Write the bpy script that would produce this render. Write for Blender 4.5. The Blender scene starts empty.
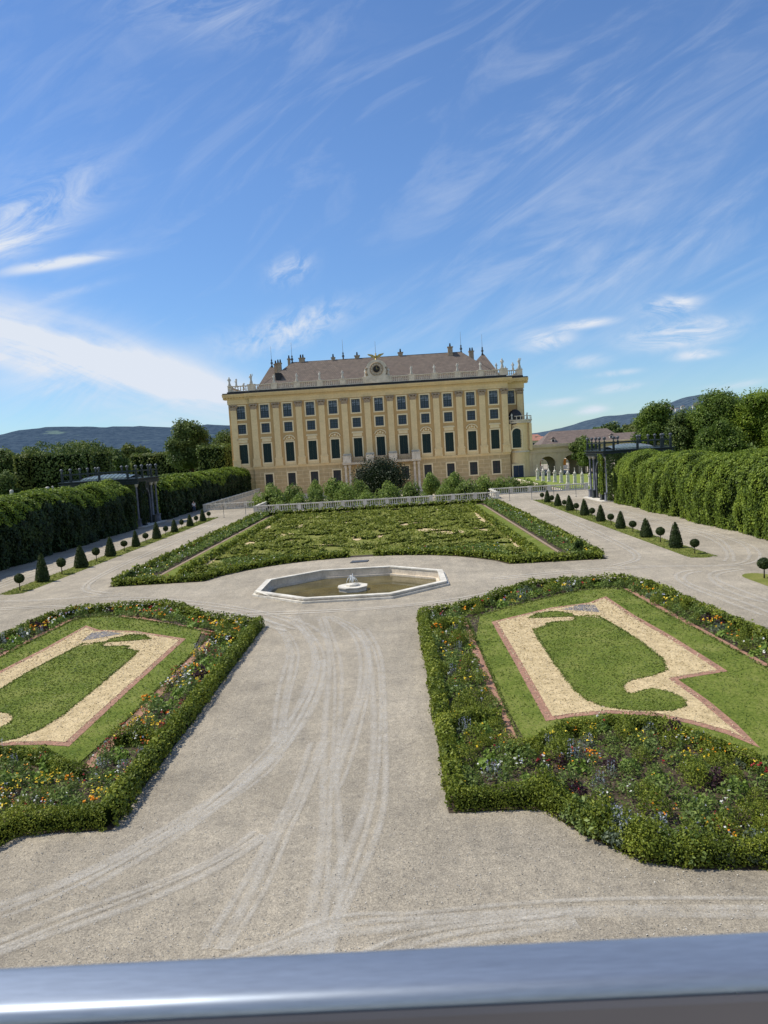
import bpy, math, random
import numpy as np
from mathutils import Vector, Matrix
from mathutils.geometry import tessellate_polygon
rng = np.random.default_rng(7)
random.seed(7)
C = bpy.context.scene.collection
PI = math.pi
CAMZ = 7.2

# ------------------------------------------------------------------ helpers
def tag(o, label=None, cat=None, group=None, kind=None):
    if label: o['label'] = label
    if cat: o['category'] = cat
    if group: o['group'] = group
    if kind: o['kind'] = kind
    return o

def empty(name, loc=(0, 0, 0), rz=0, parent=None):
    o = bpy.data.objects.new(name, None); C.objects.link(o)
    o.location = loc; o.rotation_euler = (0, 0, rz); o.parent = parent
    return o

def dup(o, parent=None, loc=None, rz=None, scale=None):
    c = o.copy(); C.objects.link(c); c.parent = parent
    if loc is not None: c.location = loc
    if rz is not None: c.rotation_euler = (0, 0, rz)
    if scale is not None: c.scale = scale
    for ch in list(o.children):
        dup(ch, c)
    return c

class MB:
    """collects simple solids, linked as one mesh object"""
    def __init__(s): s.v = []; s.f = []; s.sm = []
    def add(s, vs, fs, smooth=False):
        b = len(s.v); s.v += [tuple(v) for v in vs]
        s.f += [tuple(b + i for i in f) for f in fs]; s.sm += [smooth] * len(fs)
    def box(s, x0, x1, y0, y1, z0, z1):
        s.add([(x0, y0, z0), (x1, y0, z0), (x1, y1, z0), (x0, y1, z0), (x0, y0, z1), (x1, y0, z1), (x1, y1, z1), (x0, y1, z1)],
              [(0, 3, 2, 1), (4, 5, 6, 7), (0, 1, 5, 4), (1, 2, 6, 5), (2, 3, 7, 6), (3, 0, 4, 7)])
    def prism(s, poly, z0, z1, top=None):
        n = len(poly); top = top or poly
        vs = [(p[0], p[1], z0) for p in poly] + [(p[0], p[1], z1) for p in top]
        fs = [(i, (i + 1) % n, n + (i + 1) % n, n + i) for i in range(n)]
        tri = tessellate_polygon([[Vector((p[0], p[1], 0)) for p in poly]])
        fs += [(c + n, b + n, a + n) for a, b, c in tri] + [tuple(t) for t in tri]
        s.add(vs, fs)
    def wall(s, polys, y0, y1):
        """solid from an outline with holes in x,z, between two y planes"""
        pl = [[Vector((p[0], p[1], 0)) for p in q] for q in polys]
        tri = tessellate_polygon(pl)
        flat = [p for q in polys for p in q]; n = len(flat)
        vs = [(p[0], y0, p[1]) for p in flat] + [(p[0], y1, p[1]) for p in flat]
        fs = [tuple(t) for t in tri] + [(c + n, b + n, a + n) for a, b, c in tri]
        k = 0
        for q in polys:
            m = len(q)
            fs += [(k + i, k + (i + 1) % m, n + k + (i + 1) % m, n + k + i) for i in range(m)]
            k += m
        s.add(vs, fs)
    def lathe(s, prof, cx=0, cy=0, cz=0, seg=12, sq=False):
        vs = []; fs = []
        m = 4 if sq else seg
        for r, z in prof:
            for k in range(m):
                a = 2 * PI * k / m + (PI / 4 if sq else 0)
                q = r * (1.41421 if sq else 1)
                vs.append((cx + q * math.cos(a), cy + q * math.sin(a), cz + z))
        for i in range(len(prof) - 1):
            for k in range(m):
                fs.append((i * m + k, i * m + (k + 1) % m, (i + 1) * m + (k + 1) % m, (i + 1) * m + k))
        fs.append(tuple(range(m - 1, -1, -1))); fs.append(tuple((len(prof) - 1) * m + k for k in range(m)))
        s.add(vs, fs, not sq)
    def tube(s, pts, r, seg=8):
        pts = [Vector(p) for p in pts]; rs = r if isinstance(r, (list, tuple)) else [r] * len(pts)
        vs = []; fs = []
        for i, p in enumerate(pts):
            d = (pts[min(i + 1, len(pts) - 1)] - pts[max(i - 1, 0)]).normalized()
            a = d.cross(Vector((0, 0, 1)))
            if a.length < .05: a = d.cross(Vector((1, 0, 0)))
            a.normalize(); b = d.cross(a)
            for k in range(seg):
                t = 2 * PI * k / seg
                vs.append(p + (a * math.cos(t) + b * math.sin(t)) * rs[i])
        for i in range(len(pts) - 1):
            for k in range(seg):
                fs.append((i * seg + k, i * seg + (k + 1) % seg, (i + 1) * seg + (k + 1) % seg, (i + 1) * seg + k))
        fs.append(tuple(range(seg - 1, -1, -1))); fs.append(tuple((len(pts) - 1) * seg + k for k in range(seg)))
        s.add(vs, fs, True)
    def ball(s, c, r, seg=10, rings=7, sc=(1, 1, 1)):
        vs = []; fs = []
        for i in range(rings + 1):
            t = PI * i / rings
            for k in range(seg):
                a = 2 * PI * k / seg
                vs.append((c[0] + r * sc[0] * math.sin(t) * math.cos(a), c[1] + r * sc[1] * math.sin(t) * math.sin(a), c[2] + r * sc[2] * math.cos(t)))
        for i in range(rings):
            for k in range(seg):
                fs.append((i * seg + k, (i + 1) * seg + k, (i + 1) * seg + (k + 1) % seg, i * seg + (k + 1) % seg))
        s.add(vs, fs, True)
    def build(s, name, mat, parent=None, loc=None, rz=0):
        me = bpy.data.meshes.new(name); me.from_pydata(s.v, [], s.f)
        me.polygons.foreach_set('use_smooth', s.sm); me.materials.append(mat); me.update()
        o = bpy.data.objects.new(name, me); C.objects.link(o); o.parent = parent
        if loc is not None: o.location = loc
        o.rotation_euler = (0, 0, rz)
        return o

def nrm(a): return a / np.maximum(np.linalg.norm(a, axis=1, keepdims=True), 1e-9)

class LM:
    """leaf cloud: many small leaf-shaped faces in one mesh"""
    def __init__(s): s.q = []
    def add(s, P, N, size, aspect=.6, rand=.7, along=None):
        n = len(P)
        if n == 0: return
        P = np.asarray(P, float); N = np.asarray(N, float)
        nn = nrm(N + rand * rng.normal(size=(n, 3)))
        t = rng.normal(size=(n, 3)) if along is None else np.asarray(along) + .35 * rng.normal(size=(n, 3))
        t = nrm(t - (t * nn).sum(1)[:, None] * nn); b = np.cross(nn, t)
        sz = (np.asarray(size) * rng.uniform(.65, 1.35, n))[:, None] * .5
        q = np.stack([P - t * sz, P + b * sz * aspect + t * sz * .1, P + t * sz, P - b * sz * aspect + t * sz * .1], 1)
        s.q.append(q)
    def build(s, name, mat, parent=None, loc=None):
        v = np.concatenate(s.q).reshape(-1, 3).astype(np.float32); n = len(v) // 4
        me = bpy.data.meshes.new(name)
        me.vertices.add(len(v)); me.vertices.foreach_set('co', v.ravel())
        me.loops.add(4 * n); me.loops.foreach_set('vertex_index', np.arange(4 * n, dtype=np.int32))
        me.polygons.add(n); me.polygons.foreach_set('loop_start', np.arange(0, 4 * n, 4, dtype=np.int32))
        me.polygons.foreach_set('loop_total', np.full(n, 4, dtype=np.int32))
        me.materials.append(mat); me.update(calc_edges=True); me.validate()
        o = bpy.data.objects.new(name, me); C.objects.link(o); o.parent = parent
        if loc is not None: o.location = loc
        return o

def sn(x, y, seed=0, oct=3):
    r = np.random.default_rng(seed); v = 0; a = 1; f = 1
    for k in range(oct):
        for j in range(3):
            th = r.uniform(0, 2 * PI); ph = r.uniform(0, 2 * PI)
            v = v + a / 3 * np.sin(f * (x * math.cos(th) + y * math.sin(th)) + ph)
        a *= .55; f *= 2.1
    return v

def inside(poly, P):
    x, y = P[:, 0], P[:, 1]; c = np.zeros(len(P), bool); n = len(poly)
    for i in range(n):
        x0, y0 = poly[i]; x1, y1 = poly[(i + 1) % n]
        if y0 == y1: continue
        c ^= ((y0 > y) != (y1 > y)) & (x < (x1 - x0) * (y - y0) / (y1 - y0) + x0)
    return c

def inset(poly, d):
    """offset a closed outline inward by d"""
    n = len(poly); ar = sum(poly[i][0] * poly[(i + 1) % n][1] - poly[(i + 1) % n][0] * poly[i][1] for i in range(n))
    sg = 1 if ar > 0 else -1; out = []
    for i in range(n):
        p = Vector(poly[i - 1]); q = Vector(poly[i]); r = Vector(poly[(i + 1) % n])
        a = (q - p).normalized(); b = (r - q).normalized()
        na = Vector((-a.y, a.x)) * sg; nb = Vector((-b.y, b.x)) * sg
        m = na + nb; m.normalize(); k = d / max(.45, m.dot(na))
        out.append((q.x + m.x * k, q.y + m.y * k))
    return out

def smooth_poly(pts, it=2, closed=True):
    for _ in range(it):
        o = []; n = len(pts)
        for i in range(n if closed else n - 1):
            a = pts[i]; b = pts[(i + 1) % n]
            o += [(a[0] * .75 + b[0] * .25, a[1] * .75 + b[1] * .25), (a[0] * .25 + b[0] * .75, a[1] * .25 + b[1] * .75)]
        pts = o if closed else [pts[0]] + o + [pts[-1]]
    return pts

def mir(pts, s): return [(p[0] * s, p[1]) for p in pts]

# ------------------------------------------------------------------ materials
def newmat(name):
    m = bpy.data.materials.new(name); m.use_nodes = True
    nt = m.node_tree; nt.nodes.clear()
    return m, nt, nt.nodes, nt.links

def mat(name, col, col2=None, rough=.8, scale=2.0, bump=0.0, bscale=None, metal=0, spec=.3, detail=5, speck=None, coords='Object', ramp=(.35, .65), stretch=None):
    m, nt, N, L = newmat(name)
    out = N.new('ShaderNodeOutputMaterial'); b = N.new('ShaderNodeBsdfPrincipled')
    L.new(b.outputs[0], out.inputs[0])
    b.inputs['Roughness'].default_value = rough; b.inputs['Metallic'].default_value = metal
    b.inputs['Specular IOR Level'].default_value = spec
    tc = N.new('ShaderNodeTexCoord'); src = tc.outputs[coords]
    if stretch:
        mp = N.new('ShaderNodeMapping'); L.new(src, mp.inputs[0]); mp.inputs['Scale'].default_value = stretch; src = mp.outputs[0]
    if col2 is None: col2 = tuple(c * .82 for c in col)
    nz = N.new('ShaderNodeTexNoise'); nz.inputs['Scale'].default_value = scale; nz.inputs['Detail'].default_value = detail
    L.new(src, nz.inputs['Vector'])
    cr = N.new('ShaderNodeValToRGB'); cr.color_ramp.elements[0].position = ramp[0]; cr.color_ramp.elements[1].position = ramp[1]
    cr.color_ramp.elements[0].color = (*col2, 1); cr.color_ramp.elements[1].color = (*col, 1)
    L.new(nz.outputs[0], cr.inputs[0]); c = cr.outputs[0]
    if speck:
        n2 = N.new('ShaderNodeTexNoise'); n2.inputs['Scale'].default_value = speck[0]; n2.inputs['Detail'].default_value = 3
        L.new(src, n2.inputs['Vector'])
        r2 = N.new('ShaderNodeValToRGB'); r2.color_ramp.elements[0].position = .3; r2.color_ramp.elements[1].position = .7
        a = 1 - speck[1]; r2.color_ramp.elements[0].color = (a, a, a, 1); a = 1 + speck[1]; r2.color_ramp.elements[1].color = (a, a, a, 1)
        L.new(n2.outputs[0], r2.inputs[0])
        mx = N.new('ShaderNodeMix'); mx.data_type = 'RGBA'; mx.blend_type = 'MULTIPLY'; mx.inputs[0].default_value = 1
        L.new(c, mx.inputs[6]); L.new(r2.outputs[0], mx.inputs[7]); c = mx.outputs[2]
    L.new(c, b.inputs['Base Color'])
    if bump:
        n3 = N.new('ShaderNodeTexNoise'); n3.inputs['Scale'].default_value = bscale or scale * 6; n3.inputs['Detail'].default_value = 4
        L.new(src, n3.inputs['Vector'])
        bp = N.new('ShaderNodeBump'); bp.inputs['Strength'].default_value = bump; bp.inputs['Distance'].default_value = .03
        L.new(n3.outputs[0], bp.inputs['Height']); L.new(bp.outputs[0], b.inputs['Normal'])
    return m

def leafmat(name, dark, mid, light, clump=1.2, trans=.25, rough=.55):
    m, nt, N, L = newmat(name)
    out = N.new('ShaderNodeOutputMaterial'); b = N.new('ShaderNodeBsdfPrincipled')
    b.inputs['Roughness'].default_value = rough; b.inputs['Specular IOR Level'].default_value = .25
    ge = N.new('ShaderNodeNewGeometry'); tc = N.new('ShaderNodeTexCoord')
    nz = N.new('ShaderNodeTexNoise'); nz.inputs['Scale'].default_value = clump; nz.inputs['Detail'].default_value = 3
    L.new(tc.outputs['Object'], nz.inputs['Vector'])
    ad = N.new('ShaderNodeMath'); ad.operation = 'MULTIPLY_ADD'; ad.inputs[1].default_value = .55
    L.new(ge.outputs['Random Per Island'], ad.inputs[0])
    ml = N.new('ShaderNodeMath'); ml.operation = 'MULTIPLY_ADD'; ml.inputs[1].default_value = 1.5; ml.inputs[2].default_value = -.5
    L.new(nz.outputs[0], ml.inputs[0]); L.new(ml.outputs[0], ad.inputs[2])
    cr = N.new('ShaderNodeValToRGB'); e = cr.color_ramp.elements
    e[0].position = .12; e[0].color = (*dark, 1); e[1].position = .95; e[1].color = (*light, 1)
    k = e.new(.52); k.color = (*mid, 1)
    L.new(ad.outputs[0], cr.inputs[0]); L.new(cr.outputs[0], b.inputs['Base Color'])
    tr = N.new('ShaderNodeBsdfTranslucent'); mx = N.new('ShaderNodeMixShader'); mx.inputs[0].default_value = trans
    L.new(cr.outputs[0], tr.inputs[0]); L.new(b.outputs[0], mx.inputs[1]); L.new(tr.outputs[0], mx.inputs[2]); L.new(mx.outputs[0], out.inputs[0])
    return m

M = {}
M['stone'] = mat('pale_stone', (.72, .63, .50), (.54, .47, .37), scale=1.5, bump=.2, bscale=20, speck=(9, .12))
M['white_stone'] = mat('white_stone', (.70, .66, .57), (.50, .47, .40), scale=2, bump=.15, bscale=25, speck=(6, .1))
M['trim'] = mat('cream_trim', (.80, .61, .33), (.72, .55, .295), scale=.6, speck=(3, .06), rough=.85)
M['wall'] = mat('ochre_wall', (.58, .385, .17), (.51, .335, .15), scale=.5, speck=(4, .06), rough=.9)
M['frame'] = mat('window_cream', (.84, .70, .44), (.76, .62, .38), scale=1, rough=.7)
M['shutter'] = mat('green_shutter', (.012, .035, .030), (.008, .024, .022), scale=3, rough=.5)
M['sash'] = mat('dark_sash', (.02, .045, .045), (.012, .03, .032), scale=3, rough=.5)
M['capital'] = mat('grey_capital', (.48, .37, .25), (.28, .21, .15), scale=5, bump=.4, bscale=12)
M['gutter'] = mat('dark_gutter', (.03, .032, .035), (.02, .02, .022), scale=3, rough=.6)
M['pav'] = mat('dark_trellis', (.032, .045, .045), (.02, .03, .03), scale=3, rough=.5)
M['pavlight'] = mat('grey_column', (.19, .20, .235), (.12, .13, .155), scale=3, rough=.6)
M['bark'] = mat('bark', (.10, .075, .05), (.05, .038, .028), scale=6, bump=.6, bscale=18, stretch=(1, 1, .25))
M['gold'] = mat('gilding', (.50, .38, .13), (.3, .22, .08), scale=6, rough=.35, metal=.7)
M['iron'] = mat('grey_iron', (.12, .13, .14), (.08, .085, .09), scale=4, rough=.5, metal=.3)
M['soil'] = mat('soil', (.085, .06, .038), (.04, .03, .02), scale=5, bump=.6, bscale=40, speck=(30, .3))
M['steel'] = mat('brushed_steel', (.34, .385, .45), (.26, .30, .36), scale=5, rough=.46, metal=.75, stretch=(.5, 8, 8), speck=(90, .10), ramp=(.3, .7))
M['stucco'] = mat('arcade_stucco', (.66, .52, .33), (.58, .45, .28), scale=.8, speck=(3, .07))
M['greyslab'] = mat('grey_fleece', (.19, .18, .18), scale=4)
M['darkcore'] = mat('hedge_inner_shade', (.022, .034, .009), (.012, .02, .005), scale=3, bump=.8, bscale=12, rough=1, spec=0)  # shade between the leaves put into a near-black body colour
M['treecore'] = mat('crown_inner_shade', (.012, .020, .007), (.006, .012, .004), scale=1, rough=1, spec=0)  # dark colour stands for the shade inside crowns and arbours
M['statue'] = mat('statue_stone', (.60, .57, .50), (.42, .40, .35), scale=4, bump=.3, bscale=14)

# leaves
M['l_arbor'] = leafmat('creeper_leaf', (.040, .070, .008), (.155, .225, .022), (.32, .40, .05), clump=.7, trans=.3)
M['l_scroll'] = leafmat('scroll_box_leaf', (.10, .13, .016), (.21, .245, .034), (.33, .35, .065), clump=.9)
M['l_yew'] = leafmat('dark_yew_leaf', (.006, .014, .005), (.014, .028, .009), (.035, .055, .018), clump=.8, trans=.1)
M['l_arbshade'] = leafmat('shaded_creeper_leaf', (.010, .020, .006), (.028, .048, .013), (.065, .10, .024), clump=.6, trans=.15)  # darker copy of the creeper leaf, shade put into its colour
M['l_box'] = leafmat('box_leaf', (.06, .09, .010), (.165, .21, .022), (.31, .34, .045), clump=1.6)
M['l_boxd'] = leafmat('dark_box_leaf', (.032, .06, .012), (.075, .12, .022), (.15, .205, .04), clump=2)
M['l_topiary'] = leafmat('yew_leaf', (.018, .034, .010), (.04, .066, .016), (.08, .11, .025), clump=3)
M['l_tree'] = leafmat('tree_leaf', (.045, .085, .014), (.12, .185, .03), (.22, .30, .05), clump=.35, trans=.35)
M['l_chest'] = leafmat('bright_tree_leaf', (.06, .105, .012), (.18, .26, .028), (.31, .40, .05), clump=.45, trans=.38)
M['l_dark'] = leafmat('dark_tree_leaf', (.045, .08, .02), (.11, .16, .04), (.21, .26, .07), clump=.3, trans=.3)
M['l_olive'] = leafmat('olive_hedge_leaf', (.07, .095, .024), (.15, .18, .042), (.24, .27, .07), clump=.3, trans=.3)
M['l_shrub'] = leafmat('bright_shrub_leaf', (.09, .14, .025), (.19, .27, .05), (.32, .40, .10), clump=1.5, trans=.38)
M['l_herb'] = leafmat('herb_leaf', (.055, .095, .018), (.145, .21, .042), (.28, .35, .085), clump=1.7, trans=.32)
M['l_pale'] = leafmat('pale_herb_leaf', (.10, .15, .035), (.18, .25, .065), (.30, .37, .12), clump=2, trans=.3)
M['l_lime'] = leafmat('lime_leaf', (.12, .2, .03), (.2, .30, .05), (.30, .40, .09), clump=2, trans=.3)
M['l_purple'] = leafmat('purple_leaf', (.018, .008, .012), (.045, .018, .026), (.09, .04, .05), clump=2)
M['l_grey'] = leafmat('greygreen_leaf', (.08, .11, .07), (.14, .18, .11), (.24, .28, .19), clump=2)
M['f_orange'] = leafmat('orange_petal', (.7, .22, .01), (.85, .34, .015), (.9, .45, .03), trans=.2)
M['f_yellow'] = leafmat('yellow_petal', (.75, .5, .02), (.85, .62, .04), (.9, .72, .1), trans=.2)
M['f_red'] = leafmat('red_petal', (.16, .008, .012), (.30, .015, .02), (.45, .03, .035), trans=.2)
M['f_blue'] = leafmat('lavender_petal', (.22, .24, .30), (.36, .38, .46), (.52, .54, .60), trans=.2)
M['f_white'] = leafmat('white_petal', (.6, .6, .5), (.75, .75, .68), (.85, .85, .8), trans=.2)
M['l_blade'] = leafmat('grass_blade', (.09, .13, .02), (.15, .195, .034), (.23, .255, .06), clump=1)

M['strip_earth'] = mat('strip_earth', (.34, .25, .17), (.24, .18, .12), scale=4, bump=.5, speck=(20, .3))
def grass_mat(name, a, b, c):
    m, nt, N, L = newmat(name)
    out = N.new('ShaderNodeOutputMaterial'); bs = N.new('ShaderNodeBsdfPrincipled'); L.new(bs.outputs[0], out.inputs[0])
    bs.inputs['Roughness'].default_value = .9; bs.inputs['Specular IOR Level'].default_value = .1
    tc = N.new('ShaderNodeTexCoord')
    n1 = N.new('ShaderNodeTexNoise'); n1.inputs['Scale'].default_value = .8; n1.inputs['Detail'].default_value = 6; L.new(tc.outputs['Object'], n1.inputs[0])
    n2 = N.new('ShaderNodeTexNoise'); n2.inputs['Scale'].default_value = 14; n2.inputs['Detail'].default_value = 4; L.new(tc.outputs['Object'], n2.inputs[0])
    ad = N.new('ShaderNodeMath'); ad.operation = 'MULTIPLY_ADD'; ad.inputs[1].default_value = .5; L.new(n2.outputs[0], ad.inputs[0])
    h = N.new('ShaderNodeMath'); h.operation = 'MULTIPLY'; h.inputs[1].default_value = .5; L.new(n1.outputs[0], h.inputs[0]); L.new(h.outputs[0], ad.inputs[2])
    cr = N.new('ShaderNodeValToRGB'); e = cr.color_ramp.elements
    e[0].position = .36; e[0].color = (*a, 1); e[1].position = .66; e[1].color = (*c, 1); k = e.new(.5); k.color = (*b, 1)
    L.new(ad.outputs[0], cr.inputs[0]); L.new(cr.outputs[0], bs.inputs['Base Color'])
    n3 = N.new('ShaderNodeTexNoise'); n3.inputs['Scale'].default_value = 45; L.new(tc.outputs['Object'], n3.inputs[0])
    bp = N.new('ShaderNodeBump'); bp.inputs['Strength'].default_value = .7; bp.inputs['Distance'].default_value = .04
    L.new(n3.outputs[0], bp.inputs['Height']); L.new(bp.outputs[0], bs.inputs['Normal'])
    return m
M['lawn'] = grass_mat('lawn_turf', (.08, .12, .018), (.145, .185, .032), (.23, .24, .07))
M['drylawn'] = grass_mat('dry_turf', (.11, .14, .028), (.18, .195, .045), (.27, .25, .09))
M['parkgrass'] = grass_mat('park_turf', (.06, .09, .02), (.10, .14, .03), (.15, .19, .05))
M['bright_lawn'] = grass_mat('bright_turf', (.15, .20, .045), (.20, .25, .06), (.25, .29, .075))

def gravel_mat():
    m, nt, N, L = newmat('gravel')
    out = N.new('ShaderNodeOutputMaterial'); bs = N.new('ShaderNodeBsdfPrincipled'); L.new(bs.outputs[0], out.inputs[0])
    bs.inputs['Roughness'].default_value = .95; bs.inputs['Specular IOR Level'].default_value = .1
    tc = N.new('ShaderNodeTexCoord'); V = tc.outputs['Object']
    def noise(s, d=4, r=.6, st=None):
        n = N.new('ShaderNodeTexNoise'); n.inputs['Scale'].default_value = s; n.inputs['Detail'].default_value = d; n.inputs['Roughness'].default_value = r
        if st:
            mp = N.new('ShaderNodeMapping'); mp.inputs['Scale'].default_value = st[:3]; mp.inputs['Rotation'].default_value = (0, 0, st[3]); L.new(V, mp.inputs[0]); L.new(mp.outputs[0], n.inputs[0])
        else: L.new(V, n.inputs[0])
        return n.outputs[0]
    def ramp(src, p0, c0, p1, c1):
        r = N.new('ShaderNodeValToRGB'); r.color_ramp.elements[0].position = p0; r.color_ramp.elements[1].position = p1
        r.color_ramp.elements[0].color = (*c0, 1); r.color_ramp.elements[1].color = (*c1, 1); L.new(src, r.inputs[0]); return r.outputs[0]
    def mult(a, b):
        x = N.new('ShaderNodeMix'); x.data_type = 'RGBA'; x.blend_type = 'MULTIPLY'; x.inputs[0].default_value = 1; L.new(a, x.inputs[6]); L.new(b, x.inputs[7]); return x.outputs[2]
    base = ramp(noise(.14, 6), .35, (.31, .278, .222), .65, (.425, .382, .308))
    c = mult(base, ramp(noise(.9, 7, .75), .32, (.80, .80, .81), .68, (1.16, 1.15, 1.13)))
    c = mult(c, ramp(noise(7, 6, .8), .3, (.70, .70, .71), .7, (1.26, 1.26, 1.24)))
    c = mult(c, ramp(noise(24, 5, .9), .36, (.56, .56, .57), .64, (1.42, 1.41, 1.38)))
    c = mult(c, ramp(noise(1.0, 5, .65, (2.2, .25, 1, .15)), .35, (.93, .93, .94), .65, (1.07, 1.06, 1.05)))
    L.new(c, bs.inputs['Base Color'])
    a = N.new('ShaderNodeMath'); a.operation = 'ADD'; L.new(noise(26, 3, .8), a.inputs[0]); L.new(noise(5, 4), a.inputs[1])
    bp = N.new('ShaderNodeBump'); bp.inputs['Strength'].default_value = .8; bp.inputs['Distance'].default_value = .04
    L.new(a.outputs[0], bp.inputs['Height']); L.new(bp.outputs[0], bs.inputs['Normal'])
    return m
M['gravel'] = gravel_mat()
M['pale_gravel'] = mat('pale_gravel', (.58, .50, .38), (.46, .40, .31), scale=2, bump=.5, speck=(20, .2))
M['sand'] = mat('straw_sand', (.58, .46, .265), (.43, .335, .18), scale=3, bump=.6, bscale=40, speck=(28, .28), rough=.95)
M['chips'] = mat('brick_chips', (.40, .22, .15), (.26, .15, .105), scale=7, bump=.7, bscale=50, speck=(35, .35), rough=.95)

def track_mat():
    m, nt, N, L = newmat('worn_track')
    out = N.new('ShaderNodeOutputMaterial'); bs = N.new('ShaderNodeBsdfPrincipled'); tr = N.new('ShaderNodeBsdfTransparent'); mx = N.new('ShaderNodeMixShader')
    bs.inputs['Roughness'].default_value = .95; bs.inputs['Specular IOR Level'].default_value = .1
    tc = N.new('ShaderNodeTexCoord'); uv = N.new('ShaderNodeUVMap'); uv.uv_map = 'across'
    sp = N.new('ShaderNodeSeparateXYZ'); L.new(uv.outputs[0], sp.inputs[0])
    def mth(op, a, b=None, cl=False):
        n = N.new('ShaderNodeMath'); n.operation = op; n.use_clamp = cl
        for i, q in enumerate((a, b)):
            if q is None: continue
            if isinstance(q, (int, float)): n.inputs[i].default_value = q
            else: L.new(q, n.inputs[i])
        return n.outputs[0]
    t = mth('MULTIPLY', mth('SUBTRACT', sp.outputs[0], .5), 2); t = mth('SUBTRACT', 1, mth('MULTIPLY', t, t), True)
    n1 = N.new('ShaderNodeTexNoise'); n1.inputs['Scale'].default_value = 2.2; n1.inputs['Detail'].default_value = 6; L.new(tc.outputs['Object'], n1.inputs[0])
    k = mth('MULTIPLY', mth('SUBTRACT', n1.outputs[0], .16), 2.4, True)
    n2 = N.new('ShaderNodeTexNoise'); n2.inputs['Scale'].default_value = 30; n2.inputs['Detail'].default_value = 3; L.new(tc.outputs['Object'], n2.inputs[0])
    k2 = mth('MULTIPLY', mth('ADD', n2.outputs[0], .18), 1.1, True)
    al = mth('MULTIPLY', mth('MULTIPLY', mth('MULTIPLY', t, k), k2), .54, True)
    cr = N.new('ShaderNodeValToRGB'); cr.color_ramp.elements[0].position = .35; cr.color_ramp.elements[1].position = .65
    cr.color_ramp.elements[0].color = (.52, .49, .43, 1); cr.color_ramp.elements[1].color = (.66, .625, .555, 1)
    L.new(n2.outputs[0], cr.inputs[0]); L.new(cr.outputs[0], bs.inputs[0])
    L.new(al, mx.inputs[0]); L.new(tr.outputs[0], mx.inputs[1]); L.new(bs.outputs[0], mx.inputs[2]); L.new(mx.outputs[0], out.inputs[0])
    return m
M['track'] = track_mat()

def brick_mat(name, c1, c2, mortar, w, h, ms, axes='XZ', rough=.9):
    m, nt, N, L = newmat(name)
    out = N.new('ShaderNodeOutputMaterial'); bs = N.new('ShaderNodeBsdfPrincipled'); L.new(bs.outputs[0], out.inputs[0]); bs.inputs['Roughness'].default_value = rough
    bs.inputs['Specular IOR Level'].default_value = .2
    tc = N.new('ShaderNodeTexCoord'); sp = N.new('ShaderNodeSeparateXYZ'); cb = N.new('ShaderNodeCombineXYZ')
    L.new(tc.outputs['Object'], sp.inputs[0]); L.new(sp.outputs[axes[0]], cb.inputs[0]); L.new(sp.outputs[axes[1]], cb.inputs[1])
    br = N.new('ShaderNodeTexBrick'); L.new(cb.outputs[0], br.inputs[0])
    br.inputs['Color1'].default_value = (*c1, 1); br.inputs['Color2'].default_value = (*c2, 1); br.inputs['Mortar'].default_value = (*mortar, 1)
    br.inputs['Scale'].default_value = 1; br.inputs['Brick Width'].default_value = w; br.inputs['Row Height'].default_value = h; br.inputs['Mortar Size'].default_value = ms
    br.inputs['Mortar Smooth'].default_value = .3
    nz = N.new('ShaderNodeTexNoise'); nz.inputs['Scale'].default_value = 1.2; nz.inputs['Detail'].default_value = 5; L.new(tc.outputs['Object'], nz.inputs[0])
    cr = N.new('ShaderNodeValToRGB'); cr.color_ramp.elements[0].position = .3; cr.color_ramp.elements[1].position = .7
    cr.color_ramp.elements[0].color = (.86, .86, .86, 1); cr.color_ramp.elements[1].color = (1.1, 1.1, 1.1, 1); L.new(nz.outputs[0], cr.inputs[0])
    mx = N.new('ShaderNodeMix'); mx.data_type = 'RGBA'; mx.blend_type = 'MULTIPLY'; mx.inputs[0].default_value = 1
    L.new(br.outputs[0], mx.inputs[6]); L.new(cr.outputs[0], mx.inputs[7]); L.new(mx.outputs[2], bs.inputs[0])
    bp = N.new('ShaderNodeBump'); bp.inputs['Strength'].default_value = .4; bp.inputs['Distance'].default_value = .04; bp.invert = True
    L.new(br.outputs['Fac'], bp.inputs['Height']); L.new(bp.outputs[0], bs.inputs['Normal'])
    return m
M['rustic'] = brick_mat('rusticated_wall', (.54, .40, .21), (.48, .355, .19), (.68, .54, .32), 2.2, .8, .05)
M['roof'] = brick_mat('roof_tiles', (.195, .155, .125), (.145, .118, .10), (.09, .075, .068), .45, .38, .03, 'XY')
M['farroof'] = brick_mat('brown_roof_tiles', (.20, .155, .135), (.155, .125, .11), (.14, .11, .10), 1.2, .5, .05, 'XY')
M['redroof'] = mat('red_roof', (.36, .17, .12), (.26, .13, .10), scale=.5)
M['render'] = mat('pale_render', (.72, .68, .60), (.62, .58, .50), scale=.3)
M['render2'] = mat('yellow_render', (.62, .50, .32), (.55, .44, .28), scale=.3)

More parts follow.
